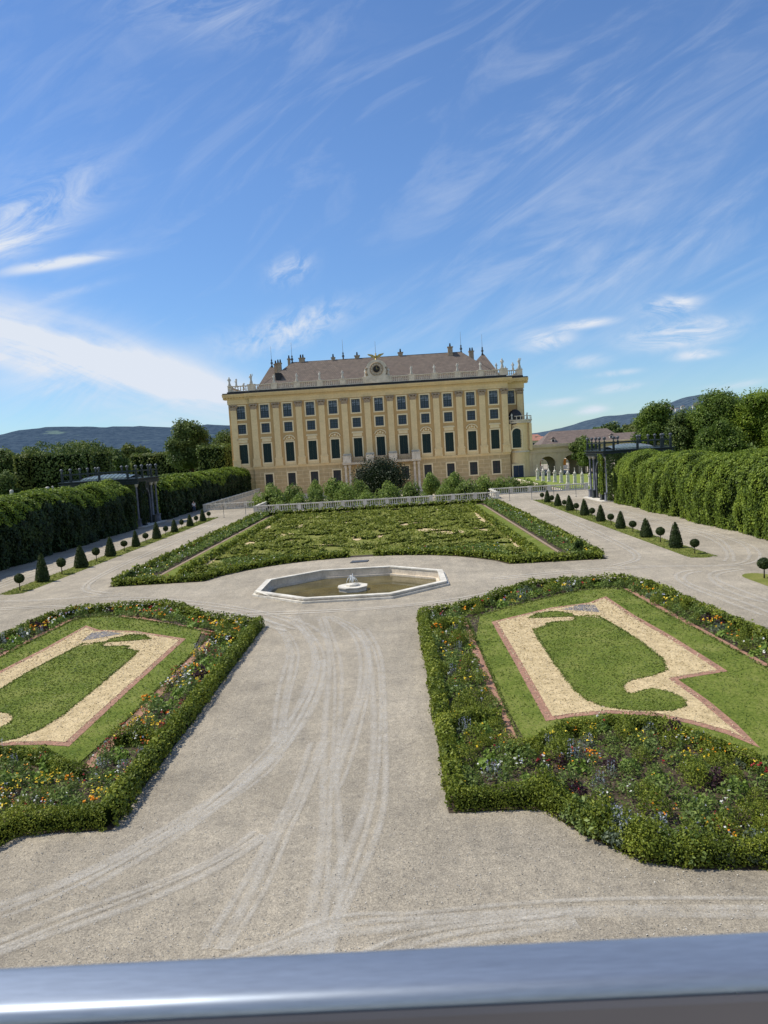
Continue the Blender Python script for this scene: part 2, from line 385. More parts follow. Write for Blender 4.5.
def glass(name, col, rough=.08):
    m, nt, N, L = newmat(name)
    out = N.new('ShaderNodeOutputMaterial'); b = N.new('ShaderNodeBsdfPrincipled'); L.new(b.outputs[0], out.inputs[0])
    tc = N.new('ShaderNodeTexCoord'); nz = N.new('ShaderNodeTexNoise'); nz.inputs['Scale'].default_value = .9; L.new(tc.outputs['Object'], nz.inputs[0])
    cr = N.new('ShaderNodeValToRGB'); cr.color_ramp.elements[0].color = (*[c * .5 for c in col], 1); cr.color_ramp.elements[1].color = (*col, 1)
    L.new(nz.outputs[0], cr.inputs[0]); L.new(cr.outputs[0], b.inputs[0])
    b.inputs['Roughness'].default_value = rough; b.inputs['Specular IOR Level'].default_value = .35
    bp = N.new('ShaderNodeBump'); bp.inputs['Strength'].default_value = .15; bp.inputs['Distance'].default_value = .02
    L.new(nz.outputs[0], bp.inputs['Height']); L.new(bp.outputs[0], b.inputs['Normal'])
    return m
M['pane'] = glass('window_glass', (.09, .125, .17), .22)
M['pane_low'] = glass('dark_window_glass', (.045, .045, .05), .4)
M['pane_top'] = mat('sky_reflection_glass', (.30, .36, .42), (.05, .07, .095), scale=1.6, rough=.3, spec=.3)  # lighter upper panes, sky reflection put into the colour
M['skylight'] = mat('greenish_skylight', (.15, .20, .185), (.09, .13, .12), scale=2, rough=.25)

def water_mat():
    m, nt, N, L = newmat('pond_water')
    out = N.new('ShaderNodeOutputMaterial'); b = N.new('ShaderNodeBsdfPrincipled'); L.new(b.outputs[0], out.inputs[0])
    tc = N.new('ShaderNodeTexCoord'); nz = N.new('ShaderNodeTexNoise'); nz.inputs['Scale'].default_value = .6; nz.inputs['Detail'].default_value = 5; L.new(tc.outputs['Object'], nz.inputs[0])
    cr = N.new('ShaderNodeValToRGB'); cr.color_ramp.elements[0].position = .35; cr.color_ramp.elements[1].position = .7
    cr.color_ramp.elements[0].color = (.075, .06, .018, 1); cr.color_ramp.elements[1].color = (.15, .12, .04, 1)
    L.new(nz.outputs[0], cr.inputs[0]); L.new(cr.outputs[0], b.inputs[0])
    b.inputs['Roughness'].default_value = .04; b.inputs['IOR'].default_value = 1.33
    n2 = N.new('ShaderNodeTexNoise'); n2.inputs['Scale'].default_value = 5; n2.inputs['Detail'].default_value = 3; L.new(tc.outputs['Object'], n2.inputs[0])
    bp = N.new('ShaderNodeBump'); bp.inputs['Strength'].default_value = .12; bp.inputs['Distance'].default_value = .02
    L.new(n2.outputs[0], bp.inputs['Height']); L.new(bp.outputs[0], b.inputs['Normal'])
    return m
M['water'] = water_mat()
M['spray'] = mat('water_spray', (.75, .80, .84), (.55, .6, .65), scale=12, rough=.2)

# ------------------------------------------------------------------ setting: ground
def sheet(name, polys, z, m, kind='structure', zs=None):
    pl = [[Vector((p[0], p[1], 0)) for p in q] for q in polys]
    tri = tessellate_polygon(pl); flat = [p for q in polys for p in q]
    me = bpy.data.meshes.new(name)
    fs = []
    for a, b, c in tri:
        A, B, D = flat[a], flat[b], flat[c]
        cr = (B[0] - A[0]) * (D[1] - A[1]) - (B[1] - A[1]) * (D[0] - A[0])
        fs.append((a, b, c) if cr > 0 else (c, b, a))
    me.from_pydata([(p[0], p[1], z) for p in flat], [], fs); me.materials.append(m); me.update()
    o = bpy.data.objects.new(name, me); C.objects.link(o)
    if kind: o['kind'] = kind
    return o

def ribbon(name, pts, w, z, m, kind='structure'):
    """flat strip along a line, with an across coordinate"""
    P = [Vector(p) for p in pts]; vs = []; uvs = []
    for i, p in enumerate(P):
        d = (P[min(i + 1, len(P) - 1)] - P[max(i - 1, 0)]).normalized(); n = Vector((-d.y, d.x))
        a = p + n * w / 2; b = p - n * w / 2; vs += [(b.x, b.y, z), (a.x, a.y, z)]
    fs = [(2 * i + 2, 2 * i + 3, 2 * i + 1, 2 * i) for i in range(len(P) - 1)]
    fs = [tuple(reversed(f)) for f in fs]
    me = bpy.data.meshes.new(name); me.from_pydata(vs, [], fs); me.materials.append(m)
    uv = me.uv_layers.new(name='across')
    for lp in me.loops: uv.data[lp.index].uv = (lp.vertex_index % 2, 0)
    me.update()
    o = bpy.data.objects.new(name, me); C.objects.link(o)
    if kind: o['kind'] = kind
    return o

BC = (0, 39.85)                                          # basin centre
OCT = [(-2.15, -4.4), (2.15, -4.4), (5.02, -1.8), (5.02, 1.8), (2.15, 4.3), (-2.15, 4.3), (-5.02, 1.8), (-5.02, -1.8)]
def octo(k=0): return inset([(x + BC[0], y + BC[1]) for x, y in OCT], k)
CX0, CX1, CY0, CY1 = -25.2, 26.2, 96.6, 153.3            # sunken court in front of the palace

g = sheet('ground', [[(-6000, -200), (6000, -200), (6000, 7000), (-6000, 7000)], [(CX0, 30), (CX1, 30), (CX1, CY1), (CX0, CY1)]], -.03, M['parkgrass'])
gp = [(-42, -25), (42, -25), (42, 31), (29.5, 31), (29.5, 104.2), (26.2, 104.2), (15.9, 104.2), (15.9, 96.6), (-16, 96.6), (-16, 106), (-25.2, 106), (-25.2, 151), (-31, 151), (-42, 151)]
sheet('gravel_ground', [gp, octo(.2)], 0, M['gravel'])
sheet('court_ground', [[(CX0, 96.6), (CX1, 96.6), (CX1, 153.2), (CX0, 153.2)]], -2.0, M['pale_gravel'])
mb = MB()                                                # retaining walls of the court
mb.box(-25.55, -25.2, 106, 153, -2.0, .02); mb.box(-25.2, -16.0, 106, 106.35, -2, .02); mb.box(-16.35, -16, 96.9, 106, -2, .02)
mb.box(-16.0, 15.9, 96.55, 96.9, -2, .02); mb.box(15.9, 16.25, 96.9, 104.2, -2, .02); mb.box(16.25, 26.5, 104.2, 104.5, -2, .02); mb.box(26.2, 26.5, 104.5, 153, -2, .02)
w = mb.build('retaining_wall', M['stone']); tag(w, 'low stone retaining wall around the sunken court before the palace', 'wall')
sheet('bright_lawn', [[(27, 108), (60, 108), (60, 151), (27, 151)]], .004, M['bright_lawn'])
sheet('path', [[(30, 155.5), (90, 155.5), (90, 225), (30, 225)]], .006, M['gravel'])

# worn tyre tracks in the gravel
T = [[(-4.24, 11.52), (-3.58, 12.07), (-2.55, 13.19), (-1.59, 14.67), (-0.86, 16.26), (-0.6, 17.5), (-0.35, 19.0), (-0.18, 22.1), (-0.34, 25.38), (-0.98, 28.53), (-2.18, 32.64)],
     [(-3.62, 32.46), (-2.49, 30.67), (-1.53, 27.04), (-1.24, 24.26), (-1.01, 21.48), (-0.68, 18.13)],
     [(-0.92, 32.33), (-0.14, 27.53), (0.29, 23.98), (0.66, 19.06), (0.87, 15.78), (1.02, 13.44), (1.15, 11.53), (1.19, 10.2), (1.2, 8)],
     [(-0.34, 25.38), (-0.18, 22.1), (-0.51, 18.11), (-1.13, 15.74), (-1.94, 13.93), (-3.2, 12.2)],
     [(-0.67, 32.27), (0.7, 29.47), (1.31, 26.1), (1.39, 22.1), (1.13, 18.61), (.9, 15.4)],
     [(0.92, 29.42), (1.67, 25.67), (1.91, 20.11), (1.9, 15.66), (1.74, 13.57), (1.45, 11.66), (1.27, 10.69), (1, 9)],
     [(9, 10.6), (5, 10.9), (2.67, 10.81), (2.1, 10.85), (1.6, 10.77), (1.03, 10.58), (0.49, 10.31), (0.2, 10.15), (-.6, 9.6)],
     [(0.41, 17.99), (0.35, 15.57), (-0.01, 13.34), (-0.12, 11.79), (-0.32, 10.3)],
     [(-5.5, 9.6), (-3.72, 10.54), (-3.09, 11.01), (-2.03, 11.71), (-0.88, 12.68), (-0.25, 13.56)],
     [(5, 10.6), (3.4, 10.5), (2.4, 10.2), (1.7, 9.7)],
     [(-13.75, 39.46), (-11.87, 39.4), (-8.59, 37.61), (-5.47, 35.39), (-2.91, 32.71), (-1.6, 30.8), (-0.48, 28.16)],
     [(17.69, 30.27), (17.47, 32.28), (17.47, 34.28), (17.8, 35.96), (18.49, 37.19), (19.29, 37.68), (20.08, 37.93)],
     [(16.67, 28.22), (16.4, 31.49), (16.08, 34.29), (16.36, 36.43), (17.25, 37.87), (18.03, 38.12)],
     [(24.3, 84), (24.2, 72), (24.16, 65.86), (24.18, 59.84), (24.52, 54.08), (24.52, 49.95), (24.26, 46.52), (23.34, 43.1), (21.77, 39.84), (20.0, 38.8), (16.64, 40.27), (12, 40.0), (7.5, 39)],
     [(22.8, 84), (22.5, 60.83), (23.55, 56.35), (23.93, 51.22), (23.22, 46.99), (21.89, 43.0), (20.58, 40.29)],
     [(-24.5, 95), (-24.3, 70), (-24.2, 50), (-23, 42), (-19, 40.2), (-13, 40.6)],
     [(-23, 95), (-22.9, 70), (-23, 52), (-22.5, 43)], [(18.6, 84), (17.8, 66), (17.5, 52), (17, 43), (14.5, 40.9)], [(-18.2, 84), (-17.6, 66), (-17.5, 50), (-16.5, 43), (-14, 41)],
     [(-6, 34), (-2, 33.3), (2, 33.3), (6, 34.4), (9, 37)], [(-20, 38.4), (-14, 38.2), (-9, 36.6), (-5, 33.6), (-2, 30)]]
for i, t in enumerate(T):
    ln = smooth_poly(t, 3, False)
    near = t[len(t) // 2][1] < 33
    for q, off in enumerate((-.17, .02, .19) if near else (-.22, .2)):
        P = [Vector(p) for p in ln]; pl = []
        for k, p in enumerate(P):
            d = (P[min(k + 1, len(P) - 1)] - P[max(k - 1, 0)]).normalized(); o_ = off * (1 + .35 * math.sin(k * .21 + i + q)); pl.append((p.x - d.y * o_, p.y + d.x * o_))
        ribbon('tyre_track', pl, (.13 + .05 * ((i + q) % 3)) if near else .26, .004 + .0005 * (i * 3 + q), M['track'])

# scattered pebbles
P = np.c_[rng.uniform(-9, 8, 16000), 9.2 + 24 * rng.random(16000) ** 1.8, np.full(16000, .012)]
lm = LM(); lm.add(P, np.tile((0, 0, 1.), (len(P), 1)), .024, .9, .5)
tag(lm.build('gravel_stones', mat('loose_stone', (.56, .53, .47), (.22, .205, .18), scale=9)), kind='stuff')

# ------------------------------------------------------------------ hedges
def leafsize(Y): return np.clip(.0032 * np.asarray(Y, float), .044, .3)
def hedge(name, line, w, h, m, label=None, cat='hedge', parent=None, closed=False, k=4.0, rough=1.0, group=None, sizemul=1):
    pts = [Vector(p) for p in line]
    if closed: pts.append(pts[0])
    lm = LM(); core = MB()
    for i in range(len(pts) - 1):
        a, b = pts[i], pts[i + 1]; L = (b - a).length
        if L < .02: continue
        d = (b - a) / L; n = Vector((-d.y, d.x)); mid = (a + b) / 2
        sz = float(leafsize(mid.y)) * sizemul
        peri = w + 2 * h; cnt = int(k * L * peri / (sz * sz) * .95) + 4
        u = rng.uniform(-w * .25, L + w * .25, cnt); s = rng.uniform(0, peri, cnt)
        off = np.where(s < h, -w / 2, np.where(s < h + w, s - h - w / 2, w / 2))
        z = np.where(s < h, s, np.where(s < h + w, h, peri - s))
        nx = np.where(s < h, -1., np.where(s < h + w, 0., 1.)); nz = np.where((s >= h) & (s < h + w), 1., .15)
        gx = a.x + d.x * u + n.x * off; gy = a.y + d.y * u + n.y * off
        e = (sn(gx * 3.1, gy * 3.1, 5) * .055 + sn(gx * 9, gy * 9 + z * 9, 6, 2) * .03) * rough + rng.normal(0, .015 + sz * .30, cnt) * rough
        rd = np.clip(z / h, 0, 1) ** 4 * .10 * (nz < .5); q_ = off / (w / 2); top_ = nz > .5
        z = np.where(top_, z - .10 * np.abs(q_) ** 4, z); nx2 = np.where(top_, .8 * q_ ** 3, nx); nz2 = np.where(top_, 1., .1 + .9 * np.clip(z / h, 0, 1) ** 4)
        Px = gx + n.x * nx * (e - rd); Py = gy + n.y * nx * (e - rd); Pz = np.maximum(.02, z + np.where(nz > .5, e, rng.normal(0, .01, cnt)))
        lm.add(np.c_[Px, Py, Pz], np.c_[n.x * nx2, n.y * nx2, nz2], sz, .62, .95)
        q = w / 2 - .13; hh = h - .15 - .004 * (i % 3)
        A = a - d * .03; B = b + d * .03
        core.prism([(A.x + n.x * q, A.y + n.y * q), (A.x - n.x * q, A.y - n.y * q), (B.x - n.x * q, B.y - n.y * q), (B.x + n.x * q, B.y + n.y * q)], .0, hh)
    o = lm.build(name, m, parent)
    core.build('inner_shade_core', M['darkcore'], o)
    if label: tag(o, label, cat, group)
    return o

O = [(3.3, 31.0), (4.1, 31.4), (5.2, 31.9), (6.4, 33.1), (7.6, 34.7), (9.0, 36.2), (13.6, 36.2), (14.35, 34.4), (14.6, 30), (14.95, 25), (15.1, 18), (14.9, 14),
     (13.4, 14), (12.6, 13), (11.6, 12.1), (10.4, 11.7), (9.2, 11.6), (8.4, 11.62), (7.16, 11.76), (6.48, 12.05), (5.71, 12.99), (5.2, 14.02), (3.35, 14.04)]
G = [(5.3, 30.1), (7.58, 32.14), (9.39, 33.47), (11.43, 34.77), (12.94, 34.67), (13.03, 31.65), (13.1, 28.5), (13.3, 25.6), (13.38, 22.7), (13.4, 17), (12.4, 15.2),
     (11.0, 14.6), (10.28, 15.43), (9.88, 16.48), (9.37, 17.33), (8.74, 18.08), (7.78, 18.38), (6.53, 18.08), (5.82, 17.43), (5.3, 17.1)]
S = [(6.2, 29.4), (6.2, 23.5), (6.16, 18.46), (6.91, 18.67), (7.89, 18.76), (8.87, 18.45), (9.56, 17.81), (10.13, 17.05), (10.5, 16.19), (10.63, 17.66), (10.65, 19.32),
     (10.54, 21.13), (11.23, 21.36), (12.2, 21.64), (12.18, 22.96), (12.09, 25.88), (11.86, 29.25), (11.81, 33.0), (10.76, 31.9), (8.94, 31.31)]
SW = [(7.74, 29.6), (8.27, 30.4), (8.98, 30.57), (9.53, 30.0), (9.52, 29.01), (9.13, 28.32), (8.33, 28.35), (7.59, 27.78), (7.52, 26.55), (7.43, 23.35), (7.42, 20.81), (7.56, 19.81),
      (7.9, 19.21), (8.52, 18.84), (9.43, 18.7), (9.92, 18.97), (10.07, 19.41), (9.94, 20.08), (9.56, 20.46), (9.19, 20.32), (8.92, 20.09), (8.74, 20.27), (8.81, 20.79), (9.17, 21.28),
      (9.95, 21.59), (10.55, 22.02), (10.81, 23.22), (10.82, 25.52), (10.63, 27.6), (10.43, 29.44), (9.95, 29.9), (9.6, 29.6), (9.7, 29.0)]
SW = SW[:5] + [(9.3, 28.75), (8.5, 28.75), (8.2, 28.5)] + SW[6:30]
TRI = [(9.36, 30.85), (10.31, 31.55), (10.87, 31.35), (10.72, 29.95)]

# ---------- prototypes of flowering plants
def clump_pts(n, r, h, flat=.6):
    a = rng.uniform(0, 2 * PI, n); q = r * np.sqrt(rng.random(n)); z = h * (1 - (q / r) ** 2 * flat) * rng.uniform(.35, 1, n)
    P = np.c_[q * np.cos(a), q * np.sin(a), z]; Nn = np.c_[np.cos(a) * q / r, np.sin(a) * q / r, np.full(n, .8)]
    return P, Nn
protos = {}
def plant_proto(kind, leaf, lsz, n, r, h, fl=None, nf=0, fr=.03, spike=False, aspect=.5):
    lm = LM(); P, Nn = clump_pts(n, r, h); lm.add(P, Nn, lsz, aspect, .8)
    root = lm.build(kind, leaf)
    if fl:
        fm = LM(); P, Nn = clump_pts(nf, r * .9, h * .3)
        for i in range(nf):
            x, y = P[i, 0], P[i, 1]; q = 1 - (x * x + y * y) / (r * r) * .5
            if spike:
                z0 = h * .75 * q; m = 16; zz = rng.uniform(0, .24, m)
                fm.add(np.c_[x + rng.normal(0, .010, m), y + rng.normal(0, .010, m), z0 + zz], rng.normal(size=(m, 3)), .026, .8, 1)
            else:
                z0 = h * q + .03; m = 9; a = rng.uniform(0, 2 * PI, m)
                fm.add(np.c_[x + fr * .6 * np.cos(a), y + fr * .6 * np.sin(a), np.full(m, z0) + rng.normal(0, .01, m)], np.c_[np.cos(a) * .3, np.sin(a) * .3, np.ones(m)], fr * 1.3, .8, .4)
        fm.build('blossom', fl, root)
    protos[kind] = [root, False]
plant_proto('marigold_plant', M['l_herb'], .055, 170, .20, .34, M['f_orange'], 8, .034)
plant_proto('yellow_flowering_plant', M['l_herb'], .06, 150, .20, .38, M['f_yellow'], 8, .030)
plant_proto('red_flowering_plant', M['l_boxd'], .06, 150, .20, .42, M['f_red'], 7, .030)
plant_proto('sage_plant', M['l_grey'], .06, 150, .22, .34, M['f_blue'], 8, .03, True)
plant_proto('white_flowering_plant', M['l_herb'], .06, 150, .22, .36, M['f_white'], 4, .03)
plant_proto('purple_leaved_plant', M['l_purple'], .085, 200, .26, .42)
plant_proto('lime_leaved_plant', M['l_lime'], .12, 60, .26, .34, aspect=.85)
plant_proto('leafy_plant', M['l_herb'], .08, 220, .28, .46)
plant_proto('box_bush', M['l_box'], .05, 800, .30, .52)
plant_proto('pale_leafy_plant', M['l_pale'], .075, 200, .25, .42)
plant_proto('grey_leafy_plant', M['l_grey'], .06, 240, .25, .36)
plant_proto('tall_stemmed_plant', M['l_herb'], .07, 130, .16, .75, M['f_white'], 4, .03)
NFSCALE = 1
DESC = {'marigold_plant': 'orange flowering bedding plant', 'yellow_flowering_plant': 'yellow flowering bedding plant', 'red_flowering_plant': 'dark red flowering bedding plant',
        'sage_plant': 'pale lavender spiked bedding plant', 'white_flowering_plant': 'white flowering bedding plant', 'purple_leaved_plant': 'dark purple leaved bedding plant',
        'lime_leaved_plant': 'lime green broad leaved bedding plant', 'leafy_plant': 'tall green leafy plant without blossom', 'box_bush': 'dark green loose box bush', 'pale_leafy_plant': 'pale green leafy bedding plant', 'grey_leafy_plant': 'grey green leafy bedding plant', 'tall_stemmed_plant': 'tall thin stemmed bedding plant'}
def place_plant(kind, x, y, where, sc, z=0):
    pr = protos[kind]
    if not pr[1]: o = pr[0]; pr[1] = True
    else: o = dup(pr[0])
    o.location = (x, y, z); o.rotation_euler = (0, 0, random.uniform(0, 6.28)); s = sc * random.uniform(.7, 1.3); o.scale = (s, s, s * random.uniform(.85, 1.2))
    lab = DESC[kind] + ' in the ' + where
    tag(o, lab, 'plant', DESC[kind] + 's in the ' + where)

def near_bed(s):
    side = 'right' if s > 0 else 'left'
    o, gr, sa, sw = mir(O, s), mir(G, s), mir(S, s), mir(SW, s)
    sheet('soil', [o], .008, M['soil'])
    sheet('lawn', [smooth_poly(gr, 1)], .045, M['lawn'])
    sheet('brick_chippings', [sa], .052, M['chips'])
    sheet('sand', [inset(sa, .23)], .058, M['sand'])
    sheet('lawn', [smooth_poly(sw, 2)], .066, M['lawn'])
    sheet('paving', [mir(TRI, s)], .064, M['greyslab'])
    ribbon('brick_chippings', mir([(5.12, 17.1), (5.13, 22), (5.12, 26), (5.12, 29.7)], s), .30, .03, M['chips'])
    ribbon('brick_chippings', mir([(13.25, 34.5), (13.3, 29), (13.5, 22)], s), .30, .03, M['chips'])
    if s < 0: ribbon('brick_chippings', mir(smooth_poly([(5.1, 29.9), (6.2, 31.0), (8.3, 32.6), (9.6, 33.9), (10.8, 35.0)], 2, False), s), .5, .035, M['chips'])
    # grass blades: fringes along edges and over the lawn
    lm = LM()
    for poly, n in ((gr, 9000), (sw, 5000)):
        x0, x1 = min(p[0] for p in poly), max(p[0] for p in poly); y0, y1 = min(p[1] for p in poly), max(p[1] for p in poly)
        P = np.c_[rng.uniform(x0, x1, n * 2), y0 + (y1 - y0) * rng.random(n * 2) ** 1.3]; P = P[inside(poly, P)]
        if poly is gr: P = P[~inside(sa, P)]
        lm.add(np.c_[P, np.full(len(P), .075)], np.tile((-.4, .1, .9), (len(P), 1)), leafsize(P[:, 1]) * 1.1, .35, .6)
        for i in range(len(poly)):
            a, b = np.array(poly[i]), np.array(poly[(i + 1) % len(poly)]); m = int(np.linalg.norm(b - a) * 70)
            t = rng.random((m, 1)); Q = a + (b - a) * t + rng.normal(0, .03, (m, 2))
            lm.add(np.c_[Q, np.full(m, .07)], np.tile((-.4, .1, .9), (m, 1)), leafsize(Q[:, 1]) * 1.2, .4, .8)
    tag(lm.build('grass_blades', M['l_blade']), kind='stuff')
    # straw litter on the sand
    n = 14000; P = np.c_[rng.uniform(6, 12.4, n) * s, rng.uniform(16, 33, n)]; P = P[inside(inset(sa, .1), P) & ~inside(sw, P)]
    lm = LM(); lm.add(np.c_[P, np.full(len(P), .068)], np.tile((0, 0, 1.), (len(P), 1)), leafsize(P[:, 1]), .35, .35)
    tag(lm.build('straw_mulch', mat('straw', (.68, .57, .37), (.40, .31, .18), scale=12)), kind='stuff')
    # box hedges
    line = inset(o, .20)
    hedge('box_hedge', line, .38, .42, M['l_box'], 'clipped box hedge enclosing the %s foreground flower bed' % side, closed=True)
    arc = mir([(5.0, 16.6), (5.6, 16.9), (6.4, 17.6), (7.7, 17.95), (8.6, 17.6), (9.15, 16.9), (9.6, 16.1), (10.1, 15.0), (11.0, 14.2), (12.6, 14.8), (13.6, 16.6)], s)
    hedge('box_hedge', arc, .36, .30, M['l_box'], 'low box hedge curving between lawn and flowers in the %s foreground bed' % side)
    for yy, nm in ((18.3, 'nearer'), (28.4, 'farther')):
        hedge('box_hedge', mir([(3.7, yy), (4.3, yy + .35), (4.95, yy + .2)], s), .42, .40, M['l_box'], 'short box hedge crossing the flower border, %s of two in the %s bed' % (nm, side))
    # planting zones: inside hedge, outside lawn
    inn = inset(o, .38); gout = inset(gr, -.28)
    def zone(n, y0=11.5, y1=36):
        Q = np.c_[rng.uniform(3.3, 15.2, n) * s, y0 + (y1 - y0) * rng.random(n) ** 1.35]
        return Q[inside(inn, Q) & ~inside(gout, Q)]
    lm = LM(); Q = zone(62000)
    hgt = np.clip(.11 + .12 * sn(Q[:, 0] * 3, Q[:, 1] * 3, 11) + .08 * sn(Q[:, 0] * 1.1, Q[:, 1] * 1.1, 13), .02, .26) * (.3 + .7 * rng.random(len(Q)))
    lm.add(np.c_[Q, hgt], np.tile((0, 0, 1.), (len(Q), 1)), leafsize(Q[:, 1]) * 1.35, .5, .9)
    Aq = lm.q[0]; pick = np.clip(.5 + .35 * sn(Aq[:, 0, 0] * 1.6, Aq[:, 0, 1] * 1.6, 19) + rng.normal(0, .16, len(Aq)), 0, 1)
    for lo_, hi_, mm in ((-.1, .25, 'l_box'), (.25, .70, 'l_herb'), (.70, 1.1, 'l_pale')):
        l2 = LM(); l2.q.append(Aq[(pick >= lo_) & (pick < hi_)]); tag(l2.build('bedding_foliage', M[mm]), kind='stuff')
    for fk, dn in (('f_yellow', 1.3), ('f_orange', .8), ('f_red', .7), ('f_white', .5), ('f_blue', .5)):
        m_ = int((300 if s < 0 else 120) * dn); Q = zone(m_ * 9); Q = Q[sn(Q[:, 0] * 1.7, Q[:, 1] * 1.7, len(fk) + int(dn * 10)) > .15][:m_]
        l3 = LM()
        for j in range(3): l3.add(np.c_[Q + rng.normal(0, .022, Q.shape), .26 + .1 * rng.random(len(Q)) + .05 * j * 0], np.tile((0, -.1, 1.), (len(Q), 1)), leafsize(Q[:, 1]) * .85, .9, .6)
        tag(l3.build('bedding_blossom', M[fk]), kind='stuff')
    kinds = (['marigold_plant'] * 5 + ['yellow_flowering_plant'] * 5 + ['red_flowering_plant'] * 3 + ['sage_plant'] * 2 + ['white_flowering_plant'] * 2 + ['purple_leaved_plant'] * 1 + ['lime_leaved_plant'] * 5 + ['leafy_plant'] * 4 + ['box_bush'] * 2 + ['pale_leafy_plant'] * 5 + ['grey_leafy_plant'] * 2 + ['tall_stemmed_plant'] * 2) if s < 0 else \
            (['marigold_plant'] * 2 + ['yellow_flowering_plant'] * 2 + ['red_flowering_plant'] * 1 + ['sage_plant'] * 4 + ['white_flowering_plant'] * 1 + ['purple_leaved_plant'] * 2 + ['lime_leaved_plant'] * 3 + ['leafy_plant'] * 7 + ['box_bush'] * 8 + ['pale_leafy_plant'] * 6 + ['grey_leafy_plant'] * 4 + ['tall_stemmed_plant'] * 3)
    if s > 0:
        for k in range(64):
            i = random.choice([14, 15, 16, 17, 18, 19, 20, 20, 19, 18, 17]); a, b = line[i], line[(i + 1) % len(line)]; t = random.random()
            place_plant(random.choice(['box_bush', 'leafy_plant', 'pale_leafy_plant', 'box_bush', 'grey_leafy_plant', 'sage_plant']), a[0] + (b[0] - a[0]) * t + random.uniform(-.1, .12), a[1] + (b[1] - a[1]) * t + random.uniform(.0, .3), 'front edge of the right foreground bed', 1.0, .03)
    placed = []
    Q = zone(9000); where = '%s foreground flower bed' % side
    for x, y in Q:
        d = .33 if y < 20 else .44
        if s > 0 and y < 14.9 and abs(x) > 10.8: pass
        if all((x - a) ** 2 + (y - b) ** 2 > d * d for a, b in placed):
            placed.append((x, y))
            if len(placed) > 290: break
    for x, y in placed:
        # bushes gather along the bottom of the right bed; colours come in drifts
        v = float(sn(np.array([x * 1.3]), np.array([y * 1.3]), 21)[0]) + random.uniform(-.5, .5)
        k = kinds[int((v + 2) / 4 * len(kinds)) % len(kinds)] if random.random() < .55 else random.choice(kinds)
        if s > 0 and y < 15.2 and random.random() < .45: k = random.choice(['box_bush', 'leafy_plant', 'pale_leafy_plant', 'tall_stemmed_plant'])
        place_plant(k, x, y, where, .86 if y < 20 else 1.0)
near_bed(1); near_bed(-1)

# ------------------------------------------------------------------ far parterre
half = [(.6, 50.2), (1.9, 50.1), (3.3, 49.7), (4.9, 49.0), (6.4, 47.9), (7.6, 46.5), (8.5, 45.2), (9.1, 43.6), (14.9, 43.5), (14.9, 90.5)]
F = half + [(-x, y) for x, y in reversed(half)]
sheet('soil', [F], .008, M['soil'])
inner = [(.8, 51.0), (3.5, 50.6), (6.8, 48.7), (8.9, 46.3), (9.9, 44.8), (12.7, 44.8), (12.7, 89), (-12.7, 89), (-12.7, 44.8), (-9.9, 44.8), (-8.9, 46.3), (-6.8, 48.7), (-3.5, 50.6), (-.8, 51.0)]
sheet('lawn', [inner], .012, M['drylawn'])
for s in (1, -1):
    ribbon('lawn', [(12.0 * s, 46), (12.0 * s, 88)], 1.2, .02, M['lawn'])
    ribbon('brick_chippings', [(12.85 * s, 46), (12.85 * s, 87)], .22, .018, M['strip_earth'])
    sd = 'right' if s > 0 else 'left'
    hedge('box_hedge', mir([(.9, 50.5), (3.4, 50.0), (5.0, 49.3), (6.6, 48.2), (7.9, 46.7), (8.8, 45.4), (9.35, 43.9), (14.65, 43.8)], s), .4, .4, M['l_box'], 'box hedge along the %s front edge of the far parterre' % sd)
    hedge('box_hedge', mir([(14.65, 44.2), (14.65, 90.2)], s), .42, .42, M['l_box'], 'long box hedge on the %s edge of the far parterre' % sd)
    hedge('box_hedge', mir([(11.2, 46), (11.2, 88)], s), .4, .4, M['l_box'], 'straight inner box hedge beside the %s lawn strip of the far parterre' % sd)
hedge('box_hedge', [(-14.3, 90.2), (14.3, 90.2)], .5, .5, M['l_box'], 'box hedge across the back of the far parterre')
